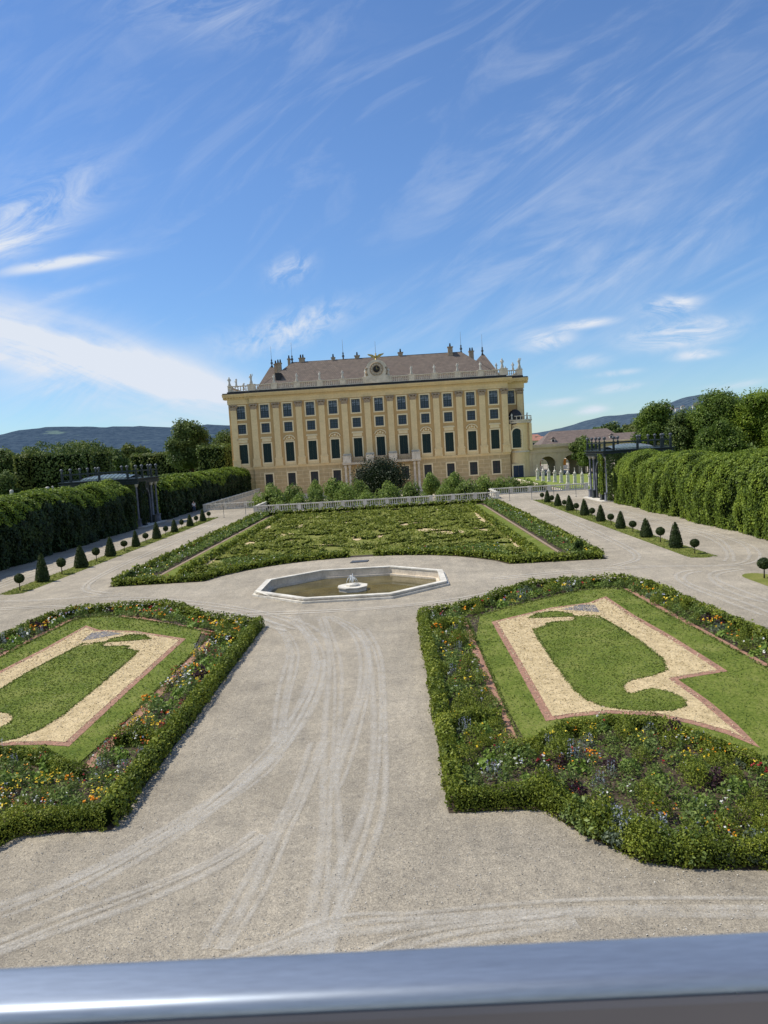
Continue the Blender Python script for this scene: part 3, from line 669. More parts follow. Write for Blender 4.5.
SAND = [[(10.82, 80.06), (11.07, 77.15), (11.07, 69.34), (11.37, 65.14), (11.11, 62.69), (10.54, 64.02), (10.36, 70.46)],
        [(3.68, 67.28), (5.68, 64.62), (7.35, 63.22), (8.21, 61.8), (7.8, 60.17), (6.72, 60.05), (5.53, 61.78), (4.28, 63.86)],
        [(10.97, 57.49), (11.33, 56.28), (11.22, 53.45), (11.32, 51.14), (10.92, 50.33), (10.56, 50.48), (10.77, 52.76)],
        [(2.56, 73.84), (3.18, 73.46), (3.0, 71.08)], [(4.82, 75.79), (5.26, 74.83), (4.88, 73.08)], [(1.03, 63.61), (1.45, 62.93), (1.07, 61.29)],
        [(6.64, 54.28), (7.08, 54.08), (6.86, 52.77), (6.53, 52.91)], [(9.2, 64.24), (10.24, 61.69), (9.98, 60.65), (9.18, 62.74)],
        [(-9.6, 66.5), (-8.0, 68.2), (-6.6, 67.6), (-7.4, 66.2)], [(-4.6, 57.6), (-2.9, 58.6), (-2.4, 57.4), (-3.8, 56.7)], [(2.2, 70), (4.0, 71.5), (5.4, 70.3), (3.6, 69)], [(-10.6, 61), (-9.9, 64.2), (-9.4, 61)], [(5.6, 84), (7.6, 85.5), (8.2, 83.8)], [(-8.6, 83), (-6.4, 84.8), (-5.6, 82.8)],
        [(-10.8, 72.55), (-10.25, 74.06), (-10.76, 77.57), (-11.53, 75.71)], [(-7.32, 71.87), (-6.62, 72.7), (-6.94, 76.72), (-7.85, 74.62)],
        [(-1.04, 59.43), (-.39, 59.55), (-.54, 63.03), (-1.48, 62.31)], [(.7, 60.57), (1.24, 60.31), (1.42, 63.02), (.58, 62.95)],
        [(-11.0, 49.78), (-10.49, 50.54), (-10.9, 55.0), (-11.51, 52.9)], [(-7.65, 63.65), (-6.27, 61.86), (-6.2, 63.42)], [(-3.18, 76.58), (-2.34, 74.07), (-1.95, 75.85)]]
for q in SAND:
    sheet('sand', [smooth_poly(q, 2)], .03, M['sand'])
lm = LM(); cores = MB()
def scroll(line, w=.40, h=.27):
    P = smooth_poly(line, 1, False); P = [Vector(p) for p in P]
    for i in range(len(P) - 1):
        a, b = P[i], P[i + 1]; L = (b - a).length
        if L < .02: continue
        d = (b - a) / L; n = Vector((-d.y, d.x)); sz = float(leafsize((a.y + b.y) / 2)) * .85
        peri = w + 2 * h; cnt = int(1.3 * L * peri / (sz * sz) * .6) + 2
        u = rng.uniform(0, L, cnt); s_ = rng.uniform(0, peri, cnt)
        off = np.where(s_ < h, -w / 2, np.where(s_ < h + w, s_ - h - w / 2, w / 2)); z = np.where(s_ < h, s_, np.where(s_ < h + w, h, peri - s_))
        nx = np.where(s_ < h, -1., np.where(s_ < h + w, 0., 1.)); nz = np.where((s_ >= h) & (s_ < h + w), 1., .15)
        gx = a.x + d.x * u + n.x * off + rng.normal(0, .04, cnt); gy = a.y + d.y * u + n.y * off + rng.normal(0, .04, cnt)
        lm.add(np.c_[gx, gy, np.maximum(.03, z + rng.normal(0, .04, cnt))], np.c_[n.x * nx, n.y * nx, nz], sz, .62, .75)
        q = w / 2 - .10
        cores.prism([(a.x + n.x * q, a.y + n.y * q), (a.x - n.x * q, a.y - n.y * q), (b.x - n.x * q, b.y - n.y * q), (b.x + n.x * q, b.y + n.y * q)], .0, h - .12 - .003 * (i % 4))
def spiral(cx, cy, r0, r1, a0, turns, sx=1, sy=1):
    n = int(16 * turns) + 4
    return [(cx + sx * (r0 + (r1 - r0) * t) * math.cos(a0 + 2 * PI * turns * t), cy + sy * (r0 + (r1 - r0) * t) * math.sin(a0 + 2 * PI * turns * t)) for t in [i / n for i in range(n + 1)]]
for s in (1, -1):
    for cx, cy, r0, r1, a0, tn, sy in [(7.6, 50.9, .5, 1.9, 0, 1.4, 1.0), (4.6, 54.2, .4, 1.9, 2, 1.5, 1.3), (9.3, 56.3, .3, 1.4, 1, 1.3, 1.4), (6.4, 60.6, .5, 2.3, 3, 1.5, 1.5), (2.4, 59.2, .3, 1.3, 0, 1.3, 1.6),
                                   (9.3, 66.6, .3, 1.5, 4, 1.4, 1.8), (4.6, 68.7, .5, 2.5, 1, 1.6, 1.5), (8.2, 74.3, .4, 2.1, 2.2, 1.5, 1.6), (3.2, 77.4, .4, 2.0, 0, 1.5, 1.6), (8.8, 82.6, .3, 1.9, 3.2, 1.4, 1.5),
                                   (4.0, 84.4, .3, 1.8, 5, 1.4, 1.3), (10, 48.2, .2, .9, 2, 1.2, 1.2), (1.4, 65.6, .2, .9, 1, 1.2, 1.8), (1.3, 72.4, .2, .9, 2, 1.2, 1.8)]:
        scroll(mir(spiral(cx, cy, r0, r1, a0, tn, 1, sy), s))
    for ln in [[(1, 52.4), (3.2, 51.6), (5.4, 51.2), (6, 53), (7.8, 54.4), (10.6, 52.6)], [(.8, 55), (2.2, 56.6), (4.2, 57.4), (7.4, 57.2), (10.4, 59.6), (10.6, 63)],
               [(.8, 62), (2.8, 63.6), (3.2, 66), (6.8, 65.2), (8.8, 70.2), (10.6, 71)], [(.8, 70), (1.8, 74), (5.4, 73.4), (6.2, 78), (10.6, 79.4)], [(.8, 80), (4.8, 81), (6.6, 80.6), (7, 86), (10.6, 87)],
               [(.8, 87.6), (4, 87.4), (10.8, 87.8)], [(1.3, 51.8), (1.3, 54)], [(10.6, 46.6), (8.6, 48), (9.4, 49.6)], [(10.7, 64.6), (9.9, 62.4), (8.4, 62.8), (8.2, 65)], [(.6, 67.6), (2.4, 71.2), (2.2, 73)],
               [(5.9, 55.4), (7.2, 56), (7.6, 58.4)], [(2.2, 81.6), (2.6, 83.4), (1.2, 85.4)]]:
        scroll(mir(ln, s), .34, .25)
for cy_, r_, t_ in ((54.5, .9, 1.2), (60.8, 1.0, 1.3), (67.5, .9, 1.2), (75, 1.1, 1.4), (83, 1.0, 1.3)):
    scroll(spiral(0, cy_, .2, r_, t_, t_, 1, 1.7))
o = lm.build('box_scrollwork', M['l_scroll']); tag(o, 'clipped box scrollwork covering the middle of the far parterre', 'hedge')
cores.build('inner_shade_core', M['darkcore'], o)
# scattered low growth between the scrolls and flower borders of the far parterre
lm = LM(); n = 26000; Q = np.c_[rng.uniform(-12, 12, n), rng.uniform(45, 89, n)]; Q = Q[inside(inset(inner, .2), Q)]
keep = sn(Q[:, 0] * 1.2, Q[:, 1] * .6, 31) > -.35
for q in SAND: keep &= ~inside(q, Q)
Q = Q[keep]; lm.add(np.c_[Q, rng.uniform(.03, .16, len(Q))], np.tile((0, 0, 1.), (len(Q), 1)), leafsize(Q[:, 1]) * .9, .6, .8)
tag(lm.build('low_growth', M['l_scroll']), kind='stuff')
def border(zonepts, dens, hh=.35):
    lm = LM(); fm = {k: LM() for k in ('f_white', 'f_red', 'f_yellow', 'f_blue')}
    for x0, x1, y0, y1 in zonepts:
        n = int((x1 - x0) * (y1 - y0) * dens); Q = np.c_[rng.uniform(x0, x1, n), rng.uniform(y0, y1, n)]
        Q = Q[np.hypot(Q[:, 0], Q[:, 1] - 40.3) > 10.9]
        z = np.clip(.3 + .16 * sn(Q[:, 0] * 2, Q[:, 1] * 2, 17), .05, .7) * hh / .35 * (.3 + .7 * rng.random(len(Q)))
        lm.add(np.c_[Q, z], np.tile((0, 0, 1.), (len(Q), 1)), leafsize(Q[:, 1]) * 1.0, .55, .9)
        for k in fm:
            m = len(Q) // 230; I = rng.integers(0, len(Q), m) if len(Q) else []
            if m: fm[k].add(np.c_[Q[I], z[I] + .12], np.tile((0, -.3, 1.), (m, 1)), .10, .9, .5)
    tag(lm.build('border_foliage', M['l_herb']), kind='stuff')
    for k in fm: tag(fm[k].build('border_blossom', M[k]), kind='stuff')
border([(13.1, 14.5, 44, 90), (-14.5, -13.1, 44, 90), (9.4, 13.1, 44.1, 45.4), (-13.1, -9.4, 44.1, 45.4), (1.0, 9.6, 45.4, 51.6), (-9.6, -1.0, 45.4, 51.6)], 130)
# small shrubs at the parterre corners
def round_shrub(name, r, h, leafm, n, sz, trunk=0, seed=0, cr=.5):
    rg = np.random.default_rng(seed); root = empty(name)
    lm = LM(); K = max(9, int(n / 160)); cs = []
    for i in range(K):
        d = rg.normal(size=3); d /= np.linalg.norm(d); q = rg.uniform(.35, .8)
        cs.append((d * q * np.array([r, r, h / 2])) + np.array([0, 0, trunk + h / 2]))
    for c in cs:
        m = n // K; d = nrm(rg.normal(size=(m, 3))); rr = r * rg.uniform(.34, .5)
        P = c + d * rr * rg.uniform(.8, 1.08, (m, 1)); P[:, 2] = np.maximum(P[:, 2], .05)
        lm.add(P, d + np.array([0, 0, .35]), sz, .62, .7)
    lm.build('crown', leafm, root)
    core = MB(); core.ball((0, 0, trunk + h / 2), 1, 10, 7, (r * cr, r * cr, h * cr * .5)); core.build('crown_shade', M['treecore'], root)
    st = MB(); st.tube([(0, 0, 0), (.03, .02, trunk * .5 + .1), (0, 0, trunk + h * .4)], [.07 * r + .03, .05 * r + .03, .03], 7)
    for k in range(3):
        a = k * 2.1; st.tube([(0, 0, trunk * .7 + .05), (r * .3 * math.cos(a), r * .3 * math.sin(a), trunk + h * .5)], [.03 * r + .02, .015], 5)
    st.build('trunk', M['bark'], root)
    return root

# ------------------------------------------------------------------ topiary
def topiary_cone():
    root = empty('topiary_cone'); lm = LM(); n = 2600; H = 1.45; R = .37
    t = 1 - np.sqrt(rng.random(n)); a = rng.uniform(0, 2 * PI, n); r = R * (1 - t ** 1.25) ** .8 * (1 - .2 * (t < .04)) + .035 + rng.normal(0, .012, n)
    z = .05 + H * t; lm.add(np.c_[r * np.cos(a), r * np.sin(a), z], np.c_[np.cos(a), np.sin(a), np.full(n, .35)], .075, .6, .6)
    lm.build('crown', M['l_topiary'], root)
    c = MB(); c.lathe([(R * .9, .04), (R * .8, .3), (R * .55, .75), (R * .3, 1.15), (.03, 1.47)], seg=14); c.build('crown_shade', M['darkcore'], root)
    s = MB(); s.tube([(0, 0, -.01), (0, 0, .1)], .05, 6); s.build('trunk', M['bark'], root)
    return root
def topiary_ball():
    root = empty('ball_topiary'); lm = LM(); n = 1500; R = .26
    d = nrm(rng.normal(size=(n, 3))); lm.add(d * R * rng.uniform(.93, 1.07, (n, 1)) + np.array([0, 0, .70]), d, .06, .6, .6)
    lm.build('crown', M['l_topiary'], root)
    c = MB(); c.ball((0, 0, .70), .235, 12, 8); c.build('crown_shade', M['darkcore'], root)
    s = MB(); s.tube([(0, 0, -.01), (.01, 0, .25), (0, 0, .55)], [.035, .026, .026], 7); s.build('trunk', M['bark'], root)
    return root
for s in (-1, 1):
    nm = 'left' if s < 0 else 'right'
    x = -20.55 if s < 0 else 20.0
    y0, y1 = (43.0, 92.2) if s < 0 else (42.2, 90.4)
    arcn = [(x + .75 * math.cos(t), y0 + .9 + 1.1 * math.sin(t)) for t in [PI + k * PI / 8 for k in range(9)]]
    sheet('grass_strip', [arcn + [(x + .75, y1), (x - .75, y1)]], .008, M['drylawn'])
    lm = LM(); Q = np.c_[x + rng.uniform(-.78, .78, 7000), y0 + (y1 - y0) * rng.random(7000) ** 1.5]
    lm.add(np.c_[Q, np.full(len(Q), .03)], np.tile((-.4, .1, .9), (len(Q), 1)), leafsize(Q[:, 1]) * .6, .4, .6); tag(lm.build('grass_blades', M['l_blade']), kind='stuff')
cone0, ball0 = topiary_cone(), topiary_ball(); uc = ub = False
ORD = ['first', 'second', 'third', 'fourth', 'fifth', 'sixth', 'seventh', 'eighth', 'ninth']
for s in (-1, 1):
    nm = 'left' if s < 0 else 'right'
    for i in range(17):
        if s < 0: x, y = -20.55, 44.2 + 2.885 * i
        else: x, y = 20.0, 43.5 + 2.82 * i
        x += random.uniform(-.06, .06); y += random.uniform(-.12, .12)
        sc = (1.15 if s < 0 and i < 6 else .98) * random.uniform(.95, 1.05)
        if i % 2:
            o = cone0 if not uc else dup(cone0); uc = True
            tag(o, 'clipped yew cone, %s from the front in the %s topiary row' % (ORD[i // 2], nm), 'topiary', 'cone topiary rows')
        else:
            o = ball0 if not ub else dup(ball0); ub = True
            tag(o, 'ball topiary on a thin stem, %s from the front in the %s row' % (ORD[i // 2], nm), 'topiary', 'ball topiary rows')
        o.location = (x, y, .005); o.scale = (sc * random.uniform(.88, 1.1), sc * random.uniform(.88, 1.1), sc * random.uniform(.9, 1.1)); o.rotation_euler = (random.gauss(0, .025), random.gauss(0, .025), random.uniform(0, 6))
x = 20.0
sheet('grass_strip', [[(x + .75 * math.cos(t), 35.6 + 1.1 * math.sin(t)) for t in [k * PI / 8 for k in range(9)]] + [(x - .75, 16), (x + .75, 16)]], .008, M['drylawn'])
o = dup(ball0); o.location = (20.0, 35.25, .005); o.scale = (1.12, 1.12, 1.02); o.rotation_euler = (0, 0, 1)
tag(o, 'ball topiary alone on the nearer grass strip at the right picture edge', 'topiary', 'ball topiary rows')

# ------------------------------------------------------------------ creeper covered arbours
def arbor(name, x0, sgn, y0, y1, label, dens=110, lsz=.22, shade=False):
    """tunnel arbour: garden face at x0, body extends towards sgn*x"""
    prof = [(0, 0), (.02, 1.2), (-.05, 2.6), (.05, 3.7), (.5, 4.5), (1.3, 5.0), (2.4, 5.25), (3.5, 5.1), (4.5, 4.5), (5.0, 3.5), (5.1, 1.5), (5.1, 0)]
    pr = np.array(prof); seg = np.hypot(*np.diff(pr, axis=0).T); cum = np.r_[0, np.cumsum(seg)]
    def ev(t):
        x = np.interp(t, cum, pr[:, 0]); z = np.interp(t, cum, pr[:, 1])
        x2 = np.interp(t + .15, cum, pr[:, 0]); z2 = np.interp(t + .15, cum, pr[:, 1]); x1 = np.interp(t - .15, cum, pr[:, 0]); z1 = np.interp(t - .15, cum, pr[:, 1])
        tx, tz = x2 - x1, z2 - z1; l = np.hypot(tx, tz) + 1e-9
        return x, z, -tz / l, tx / l, tx / l, tz / l
    def disp(y, t):
        ridge = np.abs(sn(y * 1.5, t * .28, 41, 2)); lump = sn(y * .8, t * .9, 42, 3)
        fine = sn(y * 3.2 + t * .8, t * 2.6, 43, 2)
        return .36 * (.55 - ridge * (.55 + .45 * np.sin(y * .9 + 2 * np.sin(y * .23)))) + .22 * lump + .15 * fine
    T1 = 9.2
    n = int((y1 - y0) * T1 * dens); y = rng.uniform(y0, y1, n); t = rng.uniform(0, T1, n)
    x, z, nx, nz, tx, tz = ev(t); d = disp(y, t)
    endf = np.minimum(1, np.minimum(y - y0, y1 - y) / 1.6); shr = (1 - np.sqrt(np.clip(1 - (1 - endf) ** 2, 0, 1))) * 1.3
    keep = rng.random(n) < np.clip(.70 + 1.7 * d, .06, 1)
    off = d + rng.normal(0, .07, n) - shr
    X = x0 + sgn * (x + nx * off); Z = z + nz * off - shr * .5 * (z > 3)
    Nn = np.c_[sgn * nx, np.zeros(n), nz + .25]; al = np.c_[-sgn * tx, rng.normal(0, .3, n), -tz - .25]
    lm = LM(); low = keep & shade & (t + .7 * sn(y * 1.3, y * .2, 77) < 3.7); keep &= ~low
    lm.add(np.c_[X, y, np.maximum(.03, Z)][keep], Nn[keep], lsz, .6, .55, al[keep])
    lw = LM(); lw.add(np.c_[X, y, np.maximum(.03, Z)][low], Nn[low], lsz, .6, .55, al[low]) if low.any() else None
    # leaf covered ends
    for ye, sy in ((y0, -1), (y1, 1)):
        m = int(26 * dens * .8); xx = rng.uniform(.1, 5, m); zz = rng.uniform(0, 5.1, m)
        top = np.interp(xx, pr[3:10, 0], pr[3:10, 1]); k = zz < top - .1
        dd = .2 * sn(xx * 1.5, zz * .6, 47, 3)
        lm.add(np.c_[x0 + sgn * xx, ye + sy * dd, zz][k], np.tile((0, sy, .25), (k.sum(), 1)), lsz, .6, .6, np.tile((0, 0, -1.), (k.sum(), 1)))
    o = lm.build(name, M['l_arbor']); tag(o, label, 'hedge arbour')
    if lw.q: lw.build('shade_toned_foliage', M['l_arbshade'], o)  # lower garden face gets the leaf colour with shade painted in
    # inner body with shade put into its dark colour
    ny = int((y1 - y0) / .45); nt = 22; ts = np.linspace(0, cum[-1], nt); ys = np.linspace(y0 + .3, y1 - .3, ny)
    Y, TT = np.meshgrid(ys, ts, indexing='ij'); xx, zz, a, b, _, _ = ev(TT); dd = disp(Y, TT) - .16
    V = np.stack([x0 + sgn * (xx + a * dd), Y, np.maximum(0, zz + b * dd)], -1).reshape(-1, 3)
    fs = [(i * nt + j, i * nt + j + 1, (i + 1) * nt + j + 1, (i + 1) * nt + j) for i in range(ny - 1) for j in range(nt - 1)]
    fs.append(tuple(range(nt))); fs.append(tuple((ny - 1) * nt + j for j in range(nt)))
    c = MB(); c.add([tuple(v) for v in V], fs, True); c.build('inner_shade_core', M['treecore'], o)
    return o
arbor('hedge_arbour', 26.3, 1, 34, 81.2, 'long creeper covered arbour on the right, sunlit towards the garden', 260, .15)
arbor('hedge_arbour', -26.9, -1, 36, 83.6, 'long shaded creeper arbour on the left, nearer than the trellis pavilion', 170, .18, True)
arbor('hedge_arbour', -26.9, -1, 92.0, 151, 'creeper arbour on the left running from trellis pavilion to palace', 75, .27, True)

# ------------------------------------------------------------------ trellis pavilions
def pavilion(loc, rz, label, D):
    root = empty('trellis_pavilion', loc, rz); tag(root, label, 'pavilion')
    ys = [-3.4, -1.75, 1.75, 3.4]
    for y in ys:
        p = MB(); p.lathe([(.36, 0), (.36, .18), (.30, .2), (.30, .82), (.36, .86), (.36, .98)], .0, y, 0, sq=True); p.build('pedestal', M['pavlight'] if abs(y) > 3 else M['pav'], root)
        c = MB(); c.lathe([(.17, .98), (.17, 1.05), (.13, 1.1), (.12, 4.55), (.16, 4.62)], 0.05, y, 0, 10); c.build('column', M['pavlight'], root)
        c = MB(); c.lathe([(.15, 4.62), (.22, 4.85), (.27, 4.9), (.27, 5.0)], 0.05, y, 0, 10); c.build('capital', M['white_stone'], root)
    for x in (-D,):
        for y in ys:
            p = MB(); p.box(x - .15, x + .15, y - .15, y + .15, 0, 5); p.build('pillar', M['pav'], root)
    # front with arch opening, lattice sides (built in x,z then turned into the y,z plane)
    arch = [(-1.15, 0), (-1.15, 3.1)] + [(1.15 * math.cos(a), 3.1 + 1.15 * math.sin(a)) for a in [PI - k * PI / 12 for k in range(1, 12)]] + [(1.15, 3.1), (1.15, 0)]
    outl = [(-1.55, 0)] + [(-1.55, 5.0), (1.55, 5.0), (1.55, 0)]
    w = MB(); w.wall([outl + list(reversed(arch))], -.10, .02); w.v = [(-v[1] - .2, v[0], v[2]) for v in w.v]; w.build('arch_panel', M['pav'], root)
    r = MB(); r.tube([(-.02, 1.2 * math.cos(a), 3.1 + 1.2 * math.sin(a)) for a in [k * PI / 16 for k in range(17)]], .07, 6)
    for y in (-1.2, 1.2): r.tube([(-.02, y, 0), (-.02, y, 3.1)], .06, 6)
    r.build('arch_moulding', M['pavlight'], root)
    for a, b in ((-3.25, -1.9), (1.9, 3.25)):
        l = MB()
        for k in range(7): yy = a + (b - a) * k / 6; l.box(-.20, -.16, yy - .02, yy + .02, .2, 4.9)
        for k in range(20): zz = .25 + k * .24; l.box(-.155, -.13, a, b, zz - .018, zz + .018)
        l.build('lattice', M['pav'], root)
    for sy in (-3.4, 3.4):
        l = MB()
        for k in range(14): xx = -.4 - k * .58; l.box(xx - .03, xx + .03, sy - .03, sy + .01, 0, 5)
        for k in range(12): zz = .3 + k * .42; l.box(-D, -.2, sy + .012, sy + .05, zz - .02, zz + .02)
        l.build('side_lattice', M['pav'], root)
    e = MB(); e.box(-D - .3, .42, -3.85, 3.85, 5.0, 5.28); e.box(-D - .4, .55, -3.98, 3.98, 5.283, 5.36); e.box(-D - .25, .38, -3.8, 3.8, 5.363, 5.55); e.box(-D - .45, .6, -4.05, 4.05, 5.553, 5.66)
    e.build('entablature', M['pav'], root)
    # roof rail
    rl = MB()
    X0, X1, Y0, Y1 = -D - .1, .25, -3.6, 3.6
    for z0, z1 in ((5.78, 5.84), (6.42, 6.54)):
        rl.box(X0, X1, Y0 - .05, Y0 + .05, z0, z1); rl.box(X0, X1, Y1 - .05, Y1 + .05, z0, z1); rl.box(X0 - .05, X0 + .05, Y0, Y1, z0 + .003, z1 + .003); rl.box(X1 - .05, X1 + .05, Y0, Y1, z0 + .003, z1 + .003)
    rl.build('roof_rail', M['pav'], root)
    spots = [(X0, Y0), (X0 + 1, Y0), (X1 - 1, Y0), (X1, Y0), ((X0 + X1) / 2, Y0), (X0, Y1), (X0 + 1, Y1), (X1 - 1, Y1), (X1, Y1), ((X0 + X1) / 2, Y1), (X0, -1.3), (X0, 1.3), (X1, -1.6), (X1, 1.6)]
    for px, py in spots:
        po = MB(); po.box(px - .11, px + .11, py - .11, py + .11, 5.66, 6.62); p = po.build('rail_post', M['pav'], root)
        u = MB(); u.lathe([(.06, 6.62), (.10, 6.68), (.05, 6.74), (.17, 6.95), (.20, 7.08), (.12, 7.14), (.05, 7.2)], px, py, 0, 9); u.build('urn', M['iron'], p)
    sk = MB()
    vs = []; K = 12; J = 6
    for i in range(K + 1):
        for j in range(J + 1):
            xx = -D + 1.3 + (D - 2.4) * i / K; yy = -2.3 + 4.6 * j / J
            vs.append((xx, yy, 5.7 + .55 * math.sin(PI * j / J) ** .8 * math.sin(PI * min(1, max(0, .08 + .84 * i / K))) ** .5))
    sk.add(vs, [(i * (J + 1) + j, (i + 1) * (J + 1) + j, (i + 1) * (J + 1) + j + 1, i * (J + 1) + j + 1) for i in range(K) for j in range(J)])
    so = sk.build('skylight', M['skylight'], root)
    rb = MB()
    for i in range(0, K + 1): rb.tube([(vs[i * (J + 1) + j][0], vs[i * (J + 1) + j][1], vs[i * (J + 1) + j][2] + .02) for j in range(J + 1)], .03, 4)
    rb.build('glazing_bar', M['pavlight'], so)
    st = MB(); st.box(-.6, .9, -4.1, 4.1, 0.004, .08); st.build('step', M['white_stone'], root)
    return root
def ivy(x0, y0, x1, y1, zlo, zhi, n, label, sgn, lsz=.17, m='l_dark'):
    """creeper hanging on one pavilion side"""
    lm = LM(); t = rng.random(n); z = zlo + (zhi - zlo) * rng.random(n)
    X = x0 + (x1 - x0) * t; Y = y0 + (y1 - y0) * t; d = np.array([y1 - y0, -(x1 - x0)], float); d /= np.linalg.norm(d) * sgn
    k = sn(t * 9, z * 1.0, 51) > -.75 + 0 * t
    e = .14 + .14 * sn(t * 12, z * .7, 52) + rng.normal(0, .05, n)
    lm.add(np.c_[X + d[0] * e, Y + d[1] * e, z][k], np.tile((d[0], d[1], .3), (k.sum(), 1)), lsz, .6, .6, np.tile((0, 0, -1.), (k.sum(), 1)))
    tag(lm.build('climbing_creeper', M[m]), label, 'creeper')
pavilion((-27.2, 87.9, 0), 0, 'dark trellis pavilion with arched doorway and roof terrace in the left arbour', 8.2)
pavilion((26.1, 85.9, 0), PI, 'dark trellis pavilion with urns on its roof terrace at the right arbour end', 6.9)
ivy(-27.2, 84.2, -35, 84.2, .2, 5.4, 11000, 'creeper climbing the near side of the left trellis pavilion', 1)
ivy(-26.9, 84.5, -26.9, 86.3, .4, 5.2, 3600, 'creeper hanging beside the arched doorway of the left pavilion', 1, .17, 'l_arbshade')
ivy(25.9, 82.1, 33, 82.1, .1, 5.3, 12000, 'dark creeper on the near side of the right trellis pavilion', 1)
ivy(25.8, 82.7, 25.8, 83.9, .8, 5.3, 2600, 'bright creeper strand beside the arched doorway of the right pavilion', -1, .17, 'l_arbor')

# ------------------------------------------------------------------ octagonal fountain basin
root = empty('fountain_basin', (0, 0, 0)); tag(root, 'octagonal stone fountain basin with brown water and small jet', 'fountain')
def ring(name, oi, ii, z0, z1, m, parent):
    a, b = octo(oi), octo(ii); n = 8
    vs = [(p[0], p[1], z0) for p in a] + [(p[0], p[1], z1) for p in a] + [(p[0], p[1], z1) for p in b] + [(p[0], p[1], z0) for p in b]
    fs = []
    for i in range(n):
        j = (i + 1) % n; fs += [(i, j, n + j, n + i), (n + i, n + j, 2 * n + j, 2 * n + i), (2 * n + i, 2 * n + j, 3 * n + j, 3 * n + i), (3 * n + i, 3 * n + j, j, i)]
    mb = MB(); mb.add(vs, fs); return mb.build(name, m, parent)
ring('plinth', -.12, .2, -.1, .10, M['white_stone'], root)
ring('basin_wall', .04, .27, -.6, .17, M['stone'], root)
ring('rim', -.01, .30, .174, .24, M['white_stone'], root)
ring('inner_ledge', .274, .42, -.7, -.18, M['stone'], root)
mb = MB(); mb.prism(octo(.41), -.75, -.28); mb.build('water', M['water'], root)
mb = MB()
def reg8(r, cx=BC[0], cy=BC[1] - .1, sx=1.0): return [(cx + sx * r * math.cos(PI / 8 + k * PI / 4), cy + r * math.sin(PI / 8 + k * PI / 4)) for k in range(8)]
mb.prism(reg8(.80), -.5, -.10); mb.prism(reg8(.86), -.097, -.04); mb.prism(reg8(.38), -.037, .05); mb.build('pedestal', M['white_stone'], root)
mb = MB(); cy = BC[1] - .1
for k in range(9):
    a = k * 2 * PI / 9; r = .12 + .05 * random.random(); h = .25 + .22 * random.random()
    mb.tube([(r * .2 * math.cos(a), cy + r * .2 * math.sin(a), .14), (r * .9 * math.cos(a), cy + r * .9 * math.sin(a), .14 + h), (r * 1.8 * math.cos(a), cy + r * 1.8 * math.sin(a), .14 + h * .5), (r * 2.3 * math.cos(a), cy + r * 2.3 * math.sin(a), .14)], [.012, .016, .012, .006], 5)
mb.build('water_jet', M['spray'], root)
mb = MB(); mb.tube([(-4.9, 37.7, .33), (-4.0, 37.2, .1), (-3.2, 36.9, -.2)], .04, 6); o = mb.build('overflow_pipe', M['white_stone']); tag(o, 'pale pipe lying over the left corner of the fountain basin', 'pipe')
mb = MB(); mb.prism([(-.6 + .0, 47.6), (.5, 47.7), (.6, 48.3), (-.5, 48.4)], .004, .05); o = mb.build('manhole_cover', M['iron']); tag(o, 'flat grey cover in the gravel behind the fountain basin', 'cover')

# ------------------------------------------------------------------ terrace balustrades
def baluster_mesh(x, y, z, h, r=.085, seg=8, mb=None):
    m = mb or MB(); m.lathe([(r * 1.0, 0), (r * 1.0, h * .08), (r * .55, h * .14), (r * 1.05, h * .36), (r * .95, h * .45), (r * .45, h * .78), (r * .8, h * .86), (r * .9, h)], x, y, z, seg); return m
balm = baluster_mesh(0, 0, 0, .62).build('baluster', M['white_stone'])
balme = balm.data; bpy.data.objects.remove(balm)
def balustrade(p0, p1, panels, label, per=6, z=0, ends=(1, 1)):
    p0, p1 = Vector(p0), Vector(p1); d = (p1 - p0); L = d.length; d.normalize(); a = math.atan2(d.y, d.x)
    root = empty('stone_balustrade', (p0.x, p0.y, z), a); tag(root, label, 'balustrade', None)
    m = MB(); m.box(-.2, L + .2, -.17, .17, 0, .16); m.build('base_course', M['white_stone'], root)
    m = MB(); m.box(-.17, L + .17, -.16, .16, .78, .9); m.build('top_rail', M['white_stone'], root)
    st = L / panels
    for i in range(panels + 1):
        if (i == 0 and not ends[0]) or (i == panels and not ends[1]): continue
        m = MB(); m.box(i * st - .24, i * st + .24, -.2, .2, .163, .777); m.box(i * st - .27, i * st + .27, -.22, .22, .783, .93); m.build('pedestal', M['white_stone'], root)
    for i in range(panels):
        for k in range(per):
            b = bpy.data.objects.new('baluster', balme); C.objects.link(b); b.parent = root; b.location = (i * st + .24 + (st - .48) * (k + .5) / per, 0, .16)
balustrade((-15.9, 96.3), (15.7, 96.3), 11, 'white stone balustrade across the back of the garden', 8)
balustrade((-15.9, 96.9), (-15.9, 105.6), 3, 'short white balustrade running back from the left end of the long balustrade', 6, ends=(0, 0))
balustrade((15.7, 96.9), (15.7, 103.6), 3, 'short white balustrade running back from the right end of the long balustrade', 6, ends=(0, 0))
balustrade((-25.1, 106.2), (-16.2, 106.2), 3, 'white balustrade set back on the left beside the arbour', 7)
balustrade((16.1, 103.9), (29.2, 103.9), 5, 'white balustrade set back on the right before the stone posts', 7)
balustrade((-25.3, 106.8), (-25.3, 150), 15, 'white balustrade running along the left arbour to the palace', 5, ends=(0, 1))

